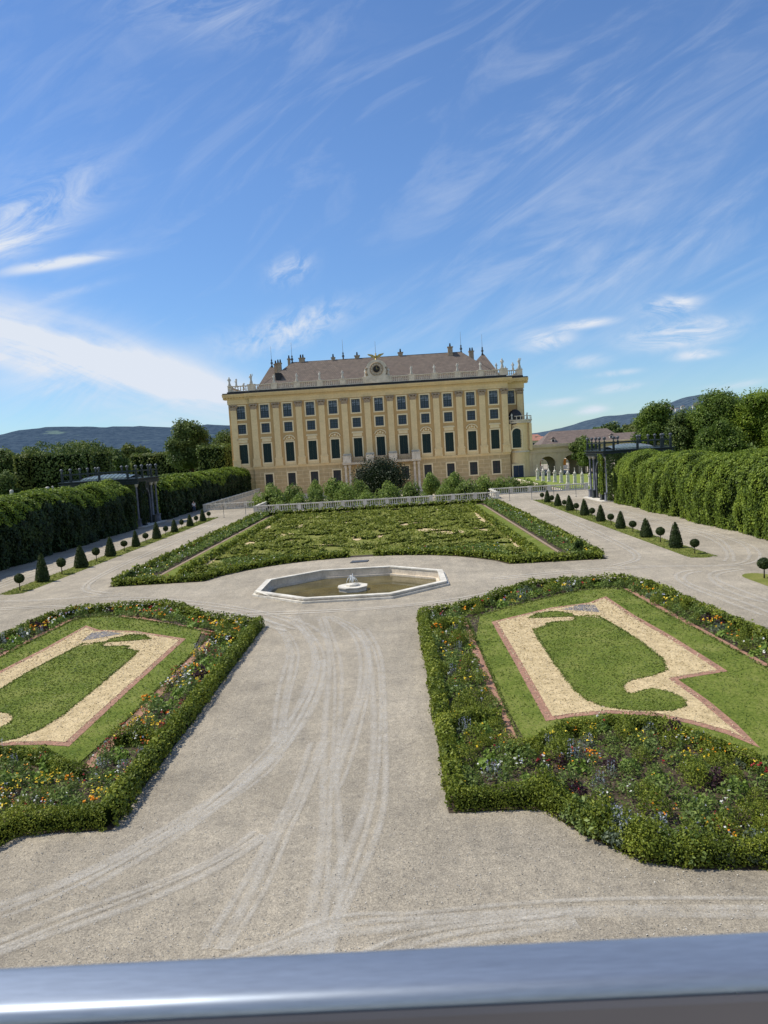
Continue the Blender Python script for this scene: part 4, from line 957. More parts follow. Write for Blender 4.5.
# rope barrier posts
pm = MB(); pm.lathe([(.11, 0), (.11, .03), (.03, .05), (.03, 1.32), (.045, 1.34), (.045, 1.4)], seg=8); p0 = pm.build('barrier_post', M['iron'])
px = [-19.0 + 2.74 * i for i in range(17)]
for i, x in enumerate(px):
    o = p0 if i == 0 else dup(p0); o.location = (x, 91.6 + (.3 if x > 0 else 0), 0)
    tag(o, 'slim grey barrier post standing in the gravel before the white balustrade', 'post', 'barrier posts behind the far parterre')
m = MB()
for a, b in zip(px[:-1], px[1:]): m.tube([(a, 91.6 + (.3 if a > 0 else 0), 1.3), ((a + b) / 2, 91.6 + (.3 if a > 0 else 0), 1.22), (b, 91.6 + (.3 if b > 0 else 0), 1.3)], .008, 4)
tag(m.build('barrier_cable', M['iron']), 'thin cable strung between the slim barrier posts', 'cable')

# stone posts with ball finials, right of the court
pm = MB(); pm.lathe([(.34, 0), (.34, .25), (.26, .3), (.24, 2.0), (.34, 2.1), (.34, 2.22)], sq=True)
po = pm.build('shaft', M['white_stone']); pm = MB(); pm.lathe([(.12, 2.22), (.26, 2.45), (.2, 2.62), (.07, 2.7), (.05, 3.4), (.10, 3.45), (.03, 3.6)], seg=10); pf = pm.build('finial', M['white_stone'])
rt = empty('stone_post'); po.parent = rt; pf.parent = rt
for i in range(9):
    o = rt if i == 0 else dup(rt); o.location = (28.4 + .40 * i, 135 - 3.0 * i, -.03 - .0 * i); sc = .95 - .012 * i; o.scale = (sc, sc, sc * .84)
    tag(o, 'white stone post with ball finial, %s from the palace in its row' % ORD[i], 'post', 'white stone posts beside the court')

# ------------------------------------------------------------------ statues and person
def skin(name, joints, edges, m, parent=None, sub=2, scale=1.0):
    me = bpy.data.meshes.new(name); me.from_pydata([tuple(c * scale for c in j[:3]) for j in joints], edges, [])
    o = bpy.data.objects.new(name, me); C.objects.link(o)
    sk = o.modifiers.new('s', 'SKIN'); sk.use_smooth_shade = True
    if not me.skin_vertices: me.skin_vertices.new()
    for i, j in enumerate(joints):
        r = j[3] * scale; rr = (r, (j[4] * scale if len(j) > 4 else r)); me.skin_vertices[0].data[i].radius = rr
        me.skin_vertices[0].data[i].use_root = (i == 0)
    ss = o.modifiers.new('u', 'SUBSURF'); ss.levels = sub; ss.render_levels = sub
    dg = bpy.context.evaluated_depsgraph_get(); ev = o.evaluated_get(dg); nm = bpy.data.meshes.new_from_object(ev)
    o.modifiers.clear(); o.data = nm; nm.materials.clear(); nm.materials.append(m); o.parent = parent
    for p in nm.polygons: p.use_smooth = True
    return o
def statue_mesh(variant):
    lift = variant
    J = [(0, 0, .95, .17, .13), (0, 0, 1.2, .16, .12), (0, 0, 1.42, .17, .11), (0, 0, 1.55, .06), (0, -.02, 1.72, .11, .12), (0, .01, 1.83, .07),
         (.1, 0, .5, .13), (.12, -.03, .08, .15, .17), (-.1, 0, .5, .14), (-.1, .06, .08, .16, .17),
         (.24, 0, 1.42, .06), (.36, -.05, 1.18 if not lift else 1.5, .05), (.30, -.2, 1.05 if not lift else 1.85, .04),
         (-.24, 0, 1.42, .06), (-.38, -.02, 1.15, .05), (-.26, -.22, 1.22, .04)]
    Ed = [(0, 1), (1, 2), (2, 3), (3, 4), (4, 5), (0, 6), (6, 7), (0, 8), (8, 9), (2, 10), (10, 11), (11, 12), (2, 13), (13, 14), (14, 15)]
    J = [(*[c * q for c, q in zip(j[:3], (.85, 1, 1))], *[c * 1.35 for c in j[3:]]) for j in J]
    o = skin('roof_statue', J, Ed, M['statue'], sub=1)
    b = MB(); b.lathe([(.34, 0), (.34, .1), (.28, .12)], sq=True); b.build('plinth', M['statue'], o)
    return o
stp = [statue_mesh(0), statue_mesh(1)]; stu = [False, False]
FY = 153.0
def put_statue(v, x, y, z, sc, rz, label, name='roof_statue', grp='statues on the palace roof balustrade'):
    o = stp[v] if not stu[v] else dup(stp[v]); stu[v] = True
    o.name = name; o.location = (x, y, z); o.rotation_euler = (0, 0, rz); o.scale = (sc, sc, sc); tag(o, label, 'statue', grp)
for i in range(11):
    if i == 5: continue
    xx = -23.5 + 2.35 + 4.7 * i - (0 if i < 5 else 0)
ii = 0
for k in range(12):
    xx = -25.85 + 4.7 * k
    if k in (0, 11): continue
    sd = 'left' if xx < 0 else 'right'; rank = ['inner', 'second', 'third', 'fourth', 'outermost'][int(abs(xx) // 4.7)]
    put_statue(k % 2, xx, FY + .15, 22.22, .92, .3 * ((k * 7) % 5 - 2), 'stone statue on the roof balustrade, %s of five on the %s half' % (rank, sd))
put_statue(1, -25.85, FY + .15, 22.22, 1.15, .2, 'large statue on the roof corner pedestal at the left end of the main front')
put_statue(0, 25.6, FY + .15, 22.22, 1.15, -.2, 'large statue on the roof corner pedestal at the right end of the main front')
put_statue(0, 24.6, FY + 1.6, 22.1, .85, .6, 'small statue just left of the right roof corner statue')
put_statue(0, -30.5, FY + .9, 22.0, 1.1, .4, 'statue at the far left end of the roof, outermost of three')
put_statue(1, -29.4, FY + 2.4, 22.0, .95, -.4, 'statue at the left end of the roof, second from the outside')
put_statue(1, -28.4, FY + 5, 21.6, .8, 0, 'small statue behind the left end roof balustrade')
put_statue(1, 29.6, FY + 3.2, 22.3, 1.2, .4, 'statue at the far right end of the roof')
put_statue(0, 28.3, FY + 3.4, 22.0, .95, -.4, 'smaller statue on the right end roof balustrade')
put_statue(0, 27.0, FY + 5, 21.7, .8, 0, 'small statue behind the right end roof balustrade')
put_statue(1, 30.4, FY + 1.2, 11.75, .75, .9, 'stone figure on the terrace of the projecting bay, right corner', grp='figures on the bay terrace')
put_statue(0, 27.0, FY - .5, 11.75, .7, -.6, 'stone figure on the terrace of the projecting bay, left corner', grp='figures on the bay terrace')
put_statue(0, -41.5, 150, 0, 3.2 / 1.9, .5, 'white garden statue before the clipped trees left of the palace', 'garden_statue', 'garden statues in the park')
put_statue(1, -49.5, 110, 0, 2.6, .5, 'white garden statue behind the left arbour, before tall clipped trees', 'garden_statue', 'garden statues in the park')
put_statue(0, -56, 112, 0, 2.5, .2, 'white garden statue at the left picture edge behind the arbour', 'garden_statue', 'garden statues in the park')

skinm = mat('skin', (.55, .36, .27), scale=4, rough=.6); jeans = mat('blue_jeans', (.05, .08, .16), scale=8); shirt = mat('white_shirt', (.70, .70, .70), scale=5); hair = mat('dark_hair', (.035, .025, .02), scale=9)
J = [(0, 0, .93, .13, .10), (0, .01, 1.12, .13, .10), (0, .0, 1.32, .16, .11), (0, 0, 1.45, .055), (0, -.02, 1.56, .075, .09), (0, -.01, 1.66, .07, .085),
     (.09, 0, .86, .085), (.10, -.12, .48, .062), (.10, -.10, .10, .042), (.10, -.24, .04, .035), (-.09, 0, .86, .085), (-.10, .10, .48, .062), (-.10, .26, .12, .042), (-.10, .14, .05, .035),
     (.19, 0, 1.36, .05), (.24, .06, 1.10, .042), (.23, -.05, .86, .033), (.23, -.10, .78, .03), (-.19, 0, 1.36, .05), (-.24, -.06, 1.10, .042), (-.22, -.20, .92, .033), (-.22, -.26, .86, .03)]
Ed = [(0, 1), (1, 2), (2, 3), (3, 4), (4, 5), (0, 6), (6, 7), (7, 8), (8, 9), (0, 10), (10, 11), (11, 12), (12, 13), (2, 14), (14, 15), (15, 16), (16, 17), (2, 18), (18, 19), (19, 20), (20, 21)]
pr = skin('person', J, Ed, skinm); pr.location = (-25.9, 106.5 - 3.2, .0); pr.rotation_euler = (0, 0, .5)
tag(pr, 'walking person in white top and blue trousers beside the left arbour', 'person')
Jt = [(j[0], j[1], j[2], j[3] * 1.12, (j[4] if len(j) > 4 else j[3]) * 1.12) for j in (J[1], J[2], J[14], J[15], J[18], J[19])]
Jt[1] = (*Jt[1][:2], 1.34, *Jt[1][3:])
skin('shirt', Jt + [(0, 0, .95, .145, .115)], [(6, 0), (0, 1), (1, 2), (2, 3), (1, 4), (4, 5)], shirt, pr)
Jj = [(j[0], j[1], j[2], j[3] * 1.15, (j[4] if len(j) > 4 else j[3]) * 1.15) for j in (J[0], J[6], J[7], J[8], J[10], J[11], J[12])]
skin('trousers', Jj, [(0, 1), (1, 2), (2, 3), (0, 4), (4, 5), (5, 6)], jeans, pr)
hb = MB(); hb.ball((0, .015, 1.66), .1, 12, 8, (.85, 1, .9)); hb.build('hair', hair, pr)

# ------------------------------------------------------------------ palace
pal = empty('palace', (0, FY, 0)); tag(pal, 'long yellow baroque palace wing with pilasters, green shutters and statues on its roof', 'palace')
BX = [-23.5 + 4.7 * i for i in range(11)]
WIN = [('ground', .78, 1.0, 3.6), ('main', .85, 6.05, 9.95), ('mezz', .84, 12.2, 14.1), ('top', .88, 15.2, 17.9)]
def facade(xs, x0, x1, yf, th, parent, rows=WIN, zr=(5.0, 18.3), doors=()):
    """wall built around real window openings"""
    up, lo = MB(), MB()
    for z0, z1, mbx, rr in ((-2.0, 5.0, lo, [r for r in rows if r[3] < 5]), (5.0, 18.3, up, [r for r in rows if r[3] > 5])):
        cur = x0
        for xc in xs:
            hw = max([r[1] for r in rr] + [.0]); 
            if hw == 0: continue
            mbx.box(cur, xc - hw, yf, yf + th, z0, z1); cur = xc + hw
            zz = z0
            for nm, w, a, b in sorted(rr, key=lambda r: r[2]):
                mbx.box(xc - hw, xc + hw, yf, yf + th, zz, a); zz = b
                if w < hw: mbx.box(xc - hw, xc - w, yf, yf + th, a, b); mbx.box(xc + w, xc + hw, yf, yf + th, a, b)
            mbx.box(xc - hw, xc + hw, yf, yf + th, zz, z1)
        mbx.box(cur, x1, yf, yf + th, z0, z1)
    up.build('wall', M['wall'], parent); lo.build('base_wall', M['rustic'], parent)
facade(BX, -26.4, 26.4, 0, .45, pal)
facade([-28.5], -31.0, -26.4, .55, .45, pal)
facade([27.4], 26.4, 30.2, 3.0, .45, pal, [r for r in WIN if r[0] in ('top', 'main')])
mb = MB(); mb.box(-26.39, 26.39, .8, 30, -2, 18.3); mb.box(-30.99, -26.39, 1.3, 30, -2, 18.29); mb.box(26.39, 30.19, 3.8, 30, -2, 18.28); mb.build('inner_wall', M['wall'], pal)
mb = MB(); mb.box(-31.0, -30.6, .9, 30.02, -2, 18.3); mb.box(30.0, 30.2, 3.4, 30.02, -2, 18.3); mb.build('side_wall', M['trim'], pal)
# window prototypes
def win_proto(nm, w, z0, z1, kind):
    h = z1 - z0; root = MB(); f = .26
    root.box(-w - f, -w, -.09, .1, -f, h + f); root.box(w, w + f, -.09, .1, -f, h + f); root.box(-w, w, -.09, .1, h, h + f); root.box(-w, w, -.12, .1, -f, 0)
    fr = root.build('window', M['frame'])
    if kind == 'shutter':
        s = MB(); s.box(-w + .01, -.01, .20, .26, 0, h); s.box(.01, w - .01, .20, .26, 0, h)
        for k in range(int(h / .13)):
            for a, b in ((-w + .1, -.08), (.08, w - .1)): s.box(a, b, .17, .205, .06 + k * .13, .13 + k * .13)
        s.build('shutter', M['shutter'], fr)
    else:
        p = MB(); p.box(-w, w, .3, .34, 0, h * (1 if kind == 'low' else .5)); p.build('pane', M['pane_low' if kind == 'low' else 'pane'], fr)
        if kind != 'low':
            p = MB(); p.box(-w, w, .301, .341, h * .5, h); p.build('pane', M['pane_top'] if kind == 'top' else M['pane'], fr)
        s = MB(); nx, nz = (4, 6) if kind == 'top' else (4, 4)
        if kind == 'low': nx, nz = 2, 3
        for k in range(nx + 1):
            x = -w + 2 * w * k / nx; q = .06 if k in (0, nx) or k == nx // 2 else .022
            s.box(max(-w, x - q), min(w, x + q), .24, .298, 0, h)
        for k in range(nz + 1):
            z = h * k / nz; q = .06 if k in (0, nz) or k == nz // 2 else .022
            s.box(-w, w, .235, .296, max(0, z - q), min(h, z + q))
        s.build('sash', M['sash'], fr)
    return fr
protoW = {r[0]: win_proto(r[0], r[1], r[2], r[3], {'ground': 'low', 'main': 'shutter', 'mezz': 'mid', 'top': 'top'}[r[0]]) for r in WIN}
usedW = {k: False for k in protoW}
def put_win(kind, x, y, parent):
    o = protoW[kind] if not usedW[kind] else dup(protoW[kind]); usedW[kind] = True
    z = [r[2] for r in WIN if r[0] == kind][0]; o.parent = parent; o.location = (x, y, z); return o
for i, x in enumerate(BX):
    for r in WIN: put_win(r[0], x, 0, pal)
for r in WIN: put_win(r[0], -28.5, .55, pal)
put_win('top', 27.4, 3.0, pal); put_win('main', 27.4, 3.0, pal)
# ornaments over the main windows
for i, x in enumerate(BX + [-28.5]):
    y = 0 if i < 11 else .55
    m = MB()
    if i % 2 == 0 or i == 11:
        m.box(x - .95, x + .95, y - .08, y + .02, 10.35, 10.95); m.box(x - 1.2, x + 1.2, y - .28, y + .02, 10.97, 11.12); m.box(x - 1.1, x + 1.1, y - .2, y + .02, 11.123, 11.3)
    else:
        m.box(x - .95, x + .95, y - .08, y + .02, 10.3, 10.5)
        m.tube([(x + 1.12 * math.cos(a), y - .12, 10.5 + .85 * math.sin(a)) for a in [k * PI / 12 for k in range(13)]], .13, 6)
        m.ball((x, y - .08, 10.9), .26, 10, 6, (1, .5, 1)); m.ball((x - .5, y - .05, 10.75), .2, 8, 6, (1, .5, 1)); m.ball((x + .5, y - .05, 10.75), .2, 8, 6, (1, .5, 1))
    m.build('window_pediment', M['frame'], pal)
    m = MB(); m.box(x - 1.15, x + 1.15, y - .07, y + .02, 5.25, 5.8); m.build('apron_panel', M['trim'], pal)
# pilasters
def pilaster(x, y, parent):
    m = MB(); m.box(x - .86, x + .86, y - .42, y + .01, 5.22, 5.5); m.box(x - .78, x + .78, y - .36, y + .01, 5.503, 6.6); m.box(x - .86, x + .86, y - .44, y + .01, 6.603, 6.8); m.build('pilaster_pedestal', M['stone'] if abs(x) < 8 else M['trim'], parent)
    m = MB(); m.box(x - .74, x + .74, y - .38, y + .01, 6.803, 7.0); m.box(x - .62, x + .62, y - .28, y + .01, 7.003, 17.05)
    m.build('pilaster', M['trim'], parent)
    m = MB(); m.box(x - .64, x + .64, y - .30, y + .01, 17.053, 17.3); m.box(x - .70, x + .70, y - .36, y + .01, 17.303, 17.75); m.box(x - .84, x + .84, y - .46, y + .01, 17.95, 18.16)
    for sx in (-1, 1): m.tube([(x + sx * .66, y - .55, 17.78), (x + sx * .66, y - .05, 17.78)], .2, 10)
    m.ball((x, y - .38, 17.85), .14, 8, 6); m.build('capital', M['capital'], parent)
for k in range(12): pilaster(-25.85 + 4.7 * k + (.12 if k == 0 else -.12 if k == 11 else 0), 0, pal)
pilaster(-30.0, .55, pal); pilaster(29.35, 3.0, pal)
# string courses, entablature, cornice
def band(x0, x1, y, z0, z1, pr, nm, m, back=1.0):
    b = MB(); b.box(x0, x1, y - pr, y + back, z0, z1); return b.build(nm, m, pal)
for (x0, x1, y) in ((-26.5, 26.5, 0), (-31.15, -26.5, .55), (26.5, 30.35, 3.0)):
    band(x0, x1, y, 4.75, 5.0, .1, 'string_course', M['trim'], .0); band(x0, x1, y, 5.003, 5.21, .2, 'string_course', M['trim'], .01)
    L = x0 - (.0 if x0 == -26.5 else 0)
    e = MB(); e.box(x0, x1, y - .14, y + .5, 18.303, 18.75); e.box(x0, x1, y - .2, y + .5, 18.753, 19.35); e.build('entablature', M['trim'], pal)
    xa, xb = x0 - (.8 if x0 < -26 else 0), x1 + (.8 if x1 > 26 else 0)
    c = MB()
    for z0, z1, p in ((19.353, 19.55, .35), (19.75, 20.0, .85), (20.003, 20.2, 1.0), (20.203, 20.35, 1.12)): c.box(xa, xb, y - p, y + 1.5, z0, z1)
    c.box(xa, xb, y - .3, y + 1.5, 19.553, 19.747)
    n = int((xb - xa) / .55)
    for k in range(n): q = xa + (k + .5) * (xb - xa) / n; c.box(q - .13, q + .13, y - .72, y - .305, 19.56, 19.745)
    c.build('cornice', M['trim'], pal)
    gt = MB(); gt.box(xa, xb, y - .55, y + 1.5, 20.36, 20.62); gt.box(x0 + .1, x1 - .1, y - .12, y + .6, 20.63, 20.9); gt.build('gutter', M['gutter'], pal)
# attic balustrade
def attic(x0, x1, y, nb=9):
    m = MB(); m.box(x0, x1, y - .04, y + .34, 20.903, 21.05); m.box(x0, x1, y - .1, y + .4, 21.95, 22.12)
    for k in range(nb): baluster_mesh(x0 + (x1 - x0) * (k + .5) / nb, y + .15, 21.05, .9, .13, 6, m)
    m.build('attic_balustrade', M['stone'], pal)
def ped(x, y, w=.62):
    m = MB(); m.box(x - w, x + w, y - .14, y + .44, 20.9, 22.1); m.box(x - w - .07, x + w + .07, y - .2, y + .5, 22.103, 22.22); m.build('attic_pedestal', M['stone'], pal)
px = [-25.85 + 4.7 * k for k in range(12)]
for k in range(11):
    if k == 5: continue
    attic(px[k] + .62, px[k + 1] - .62, 0)
for k, x in enumerate(px): ped(x, 0, .62 if k not in (0, 11) else .8)
attic(-30.2, -26.9, .9, 6); ped(-30.5, .9, .4); attic(27, 29.0, 3.2, 5); ped(29.6, 3.2, .6)
for sx in (-1, 1):
    m = MB(); xw = 30.6 * sx if sx < 0 else 29.9
    m.box(xw - .15, xw + .15, 4, 29, 21.9, 22.1)
    for k in range(30): baluster_mesh(xw, 4.5 + k * .8, 20.9, 1.0, .13, 6, m)
    m.build('attic_balustrade', M['stone'], pal)
# central medallion with clock dial and gilt eagle
m = MB(); m.box(-2.35, 2.35, -.35, .5, 20.91, 22.35); m.build('attic_pedestal', M['stone'], pal)
m = MB(); pts = [(1.9 * math.cos(a), 23.65 + 1.65 * math.sin(a)) for a in [k * PI / 20 for k in range(21)]] + [(-2.1, 22.352), (2.1, 22.352)]
m.wall([[(a * 1.12, 22.352 + (b - 22.352) * 1.1) for a, b in pts]], -.2, .45); o = m.build('medallion', M['stone'], pal)
m = MB(); m.tube([(1.3 * math.cos(a), -.24, 23.7 + 1.3 * math.sin(a)) for a in [k * PI / 16 for k in range(33)]], .15, 6)
m.tube([(.78 * math.cos(a), -.27, 23.7 + .78 * math.sin(a)) for a in [k * PI / 12 for k in range(25)]], .1, 6)
for k in range(12): a = k * PI / 6; m.ball((1.05 * math.cos(a), -.25, 23.7 + 1.05 * math.sin(a)), .1, 6, 4)
for sx in (-1, 1): m.tube([(sx * 2.0, -.1, 22.5), (sx * 2.15, -.2, 23.2), (sx * 1.9, -.2, 23.9), (sx * 2.3, -.1, 24.0)], [.3, .22, .2, .1], 8)
m.build('carved_ring', M['capital'], o)
m = MB(); m.tube([(0, -.28, 23.7), (0, -.2, 23.7)], .7, 20); d = m.build('clock_face', M['gutter'], o)
m = MB(); m.box(-.035, .035, -.32, -.29, 23.7, 24.25); m.box(-.02, .4, -.325, -.3, 23.66, 23.72); m.build('clock_hand', M['gold'], d)
eg = MB(); eg.ball((0, 0, 25.85), .3, 10, 8, (.9, .7, 1.4)); eg.ball((.02, -.12, 26.4), .16); eg.tube([(.02, -.2, 26.4), (.02, -.4, 26.33)], [.06, .02], 6)
for sx in (-1, 1):
    vs = [(sx * .2, .1, 26.0), (sx * .7, .1, 26.35), (sx * 1.7, .1, 26.5), (sx * 1.5, .1, 26.2), (sx * 1.1, .1, 26.0), (sx * .8, .1, 25.75), (sx * .3, .1, 25.5)]
    vs2 = [(x, y + .12, z) for x, y, z in vs]; n = 7
    eg.add(vs + vs2, [tuple(range(n)), tuple(range(2 * n - 1, n - 1, -1))] + [(i, (i + 1) % n, n + (i + 1) % n, n + i) for i in range(n)])
eg.v = [(x * 1.0, y, 25.75 + (z - 25.4) * 1.0) for x, y, z in eg.v]; eg.tube([(0, .05, 25.8), (0, .1, 25.2)], [.2, .3], 8); eg.build('gilt_eagle', M['gold'], pal)
m = MB(); m.tube([(0, .4, 26), (0, .4, 29.3)], .03, 5); m.build('lightning_rod', M['iron'], pal)
# roof
def roof(name, x0, x1, y0, y1, z0, rx0, rx1, ry0, ry1, zr, m=None):
    b = MB(); b.add([(x0, y0, z0), (x1, y0, z0), (x1, y1, z0), (x0, y1, z0), (rx0, ry0, zr), (rx1, ry0, zr), (rx1, ry1, zr), (rx0, ry1, zr)],
                    [(0, 1, 5, 4), (1, 2, 6, 5), (2, 3, 7, 6), (3, 0, 4, 7), (4, 5, 6, 7), (3, 2, 1, 0)]); return b.build(name, m or M['roof'], pal)
roof('roof', -25.4, 25.4, 1.2, 18, 20.9, -18.3, 18.3, 9, 9.6, 27.15)
roof('wing_roof', -26.3, -17.6, 5, 30, 20.9, -23.6, -23.0, 12, 28, 26.9); roof('wing_roof', 17.6, 26.3, 5, 30, 20.88, 23.0, 23.6, 12, 28, 26.7)
m = MB(); m.tube([(-18.3, 9.3, 27.18), (18.3, 9.3, 27.18)], .12, 6); m.tube([(-18.3, 9.3, 27.16), (-25.4, 1.3, 20.95)], .09, 6); m.tube([(18.3, 9.3, 27.16), (25.4, 1.3, 20.95)], .09, 6); m.build('ridge_cap', M['gutter'], pal)
def chimney(x, y, z0, z1, w, pots=1, m=None):
    b = MB(); b.box(x - w, x + w, y - .5, y + .5, z0, z1); b.box(x - w - .12, x + w + .12, y - .62, y + .62, z1 + .003, z1 + .18); c = b.build('chimney', M['capital'], pal)
    q = MB()
    for k in range(pots): q.lathe([(.16, z1 + .18), (.2, z1 + .3), (.13, z1 + .8), (.17, z1 + .9)], x + (k - (pots - 1) / 2) * .5, y, 0, 8)
    q.build('chimney_pot', M['gutter'], c)
chimney(-20.9, 7.6, 22.6, 26.9, .42, 2); chimney(-21.9, 9, 24, 26.9, .3, 1); chimney(-16.2, 9.5, 26.6, 27.9, .6, 2); chimney(-9.4, 9.5, 26.8, 27.6, .35, 1); chimney(-4.2, 9.5, 26.8, 27.7, .5, 1)
chimney(5.2, 9.5, 26.8, 27.8, .5, 1); chimney(15.9, 8.6, 26.3, 28.2, .5, 1); chimney(20.8, 12.5, 25.5, 27.5, .5, 2); chimney(-19.0, 9.5, 26.5, 27.9, .25, 1)
for x, y, z in ((-23.2, 12, 26.9), (-18.3, 9.3, 27.1), (-7.2, 9.3, 27.1), (18.3, 9.3, 27.1), (23.2, 12, 26.7)):
    m = MB(); m.lathe([(.28, 0), (.12, .4), (.3, .8), (.1, 1.2), (.2, 1.4), (.04, 1.7), (.025, 4.4)], x, y, z, 8)
    m.build('roof_finial', M['iron'], pal)
# dark roof hatch
m = MB(); m.box(-21.4, -20.2, 3.9, 6, 22.8, 24.6); m.build('roof_hatch', M['gutter'], pal)
# balcony on paired columns
bl = MB(); bl.box(-8.0, 8.0, -2.2, -.5, 4.62, 4.9); bl.box(-8.1, 8.1, -2.3, -.5, 4.903, 5.0); bl.build('balcony_slab', M['stone'], pal)
for a, b in ((-6.2, -3.2), (-1.5, 1.5), (3.2, 6.2)):
    m = MB(); m.box(a, b, -2.1, -2.0, 6.0, 6.12)
    for k in range(12): baluster_mesh(a + (b - a) * (k + .5) / 12, -2.05, 5.0, 1.0, .07, 6, m)
    m.build('balcony_rail', M['capital'], pal)
for x in (-7.05, -2.35, 2.35, 7.05):
    m = MB(); m.box(x - .85, x + .85, -2.3, -.62, 5.003, 6.3); m.box(x - .92, x + .92, -2.36, -.6, 6.303, 6.45); m.build('balcony_pier', M['stone'], pal)
    for q in (-.42, .42):
        m = MB(); m.lathe([(.34, -1.2), (.34, -.9), (.25, -.82), (.22, 3.9), (.32, 4.1), (.32, 4.6)], x + q, -1.4, 0, 12); m.build('column', M['stone'], pal)
    m = MB(); m.box(x - .9, x + .9, -2.1, -.7, -2, -1.2); m.build('column_base', M['stone'], pal)
m = MB(); m.box(-26.5, 26.5, -.22, -.003, -2, -.9); m.build('base_plinth', M['stone'], pal)
# projecting bay at right end
def bayprof(r, cx=28.75, cy=1.9, sx=1.0):
    return [(cx + r * sx * math.cos(a), cy + r * math.sin(a)) for a in [PI + k * PI / 10 for k in range(11)]]
b = MB(); b.prism(bayprof(2.25) + [(31.0, 3.4), (26.5, 3.4)], -2, 11.0); b.build('bay', M['trim'], pal)
b = MB(); b.prism(bayprof(2.6) + [(31.35, 3.42), (26.42, 3.42)], 11.003, 11.45); b.prism(bayprof(2.75) + [(31.5, 3.44), (26.45, 3.44)], 11.453, 11.7); b.prism(bayprof(2.42) + [(31.2, 3.4), (26.42, 3.4)], 5.0, 5.3); b.build('bay_cornice', M['stone'], pal)
aw = MB(); arch = [(-.95, 6.0), (.95, 6.0)] + [(.95 * math.cos(a), 9.0 + .95 * math.sin(a)) for a in [k * PI / 10 for k in range(11)]]
big = [(-1.2, 5.75), (1.2, 5.75)] + [(1.2 * math.cos(a), 9.0 + 1.2 * math.sin(a)) for a in [k * PI / 10 for k in range(11)]]
aw.wall([big, list(reversed(arch))], 0, .2); fr = aw.build('arched_window', M['frame'], pal, (27.9, -.40, 0)); 
p = MB(); p.wall([arch], .06, .12); p.build('pane', M['shutter'], fr)
s = MB()
for xx in (-.45, 0, .45): s.box(xx - .03, xx + .03, .03, .058, 6.0, 9.7)
for zz in (6.8, 7.6, 8.4, 9.2): s.box(-.93, .93, .025, .056, zz - .03, zz + .03)
s.build('sash', M['sash'], fr)
d = MB(); d.box(-1.3, 1.3, 0, .2, -2, 2.65); dr = d.build('door', M['frame'], pal, (27.9, -.42, 0))
p = MB(); p.box(-1.02, -.02, -.06, -.003, -1.95, 2.35); p.box(.02, 1.02, -.06, -.003, -1.95, 2.35)
for a in (-.9, .14):
    for zz in (-1.7, -.2, 1.2): p.box(a, a + .76, -.085, -.062, zz, zz + 1.0)
p.build('door_leaf', mat('blue_grey_door', (.025, .04, .07), scale=3, rough=.5), dr)
lp = MB(); lp.box(30.5, 31.02, -.2, .3, 5.4, 10.9); lp.box(26.45, 26.8, -.1, .3, 5.4, 10.9); lp.build('bay_pilaster', M['trim'], pal)
dm = MB(); dm.ball((27.9, .9, 12.1), 1.45, 16, 10, (1.0, 1.0, 1.25)); dm.build('bay_awning', M['gutter'], pal)
rl = MB()
for k, (a, b_) in enumerate(bayprof(2.6)): baluster_mesh(a, b_, 11.7, .7, .09, 6, rl)
rl.tube([(a, b_, 12.42) for a, b_ in bayprof(2.6)], .09, 6); rl.build('bay_balustrade', M['stone'], pal)

# ------------------------------------------------------------------ arcade wing and buildings beyond
ar = empty('arcade_building', (0, FY + .4, 0)); tag(ar, 'low stuccoed arcade with arched openings joining the right side of the palace', 'arcade')
def archhole(xc, w, zs, z0=-2.2):
    return [(xc - w, z0), (xc - w, zs)] + [(xc + w * math.cos(a), zs + w * .9 * math.sin(a)) for a in [PI - k * PI / 12 for k in range(1, 12)]] + [(xc + w, zs), (xc + w, z0)]
out = [(30.3, 5.55), (30.3, -2.2)]
for xc in (34.1, 38.9, 43.7, 48.5, 53.3): out += archhole(xc, 1.6, 2.4)
out += [(58, -2.2), (58, 5.55)]
m = MB(); m.wall([out], 0, .8); m.build('wall', M['stucco'], ar)
m = MB(); m.box(30.3, 58.2, -.25, 3.9, 5.553, 5.75); m.box(30.3, 58.4, -.4, 4.0, 5.753, 5.95); m.box(30.3, 58.2, -.2, 3.8, 5.953, 6.35); m.box(30.3, 58.1, -.1, -.003, 4.55, 4.75); m.build('cornice', M['stucco'], ar)
m = MB(); out2 = [(30.3, 5.5), (30.3, -2.2)]
for xc in (33.6, 38.1, 42.9, 47.7, 52.5): out2 += archhole(xc, 1.2, 2.2)
out2 += [(58, -2.2), (58, 5.5)]; m.wall([out2], 3.0, 3.6); m.build('rear_wall', mat('ochre_rear_wall', (.42, .34, .20), scale=1), ar)
for xc in (31.4, 36.5, 41.3, 46.1, 50.9):
    m = MB(); m.box(xc - .45, xc + .45, -.12, -.003, -2, 4.5); m.build('pilaster', M['stucco'], ar)
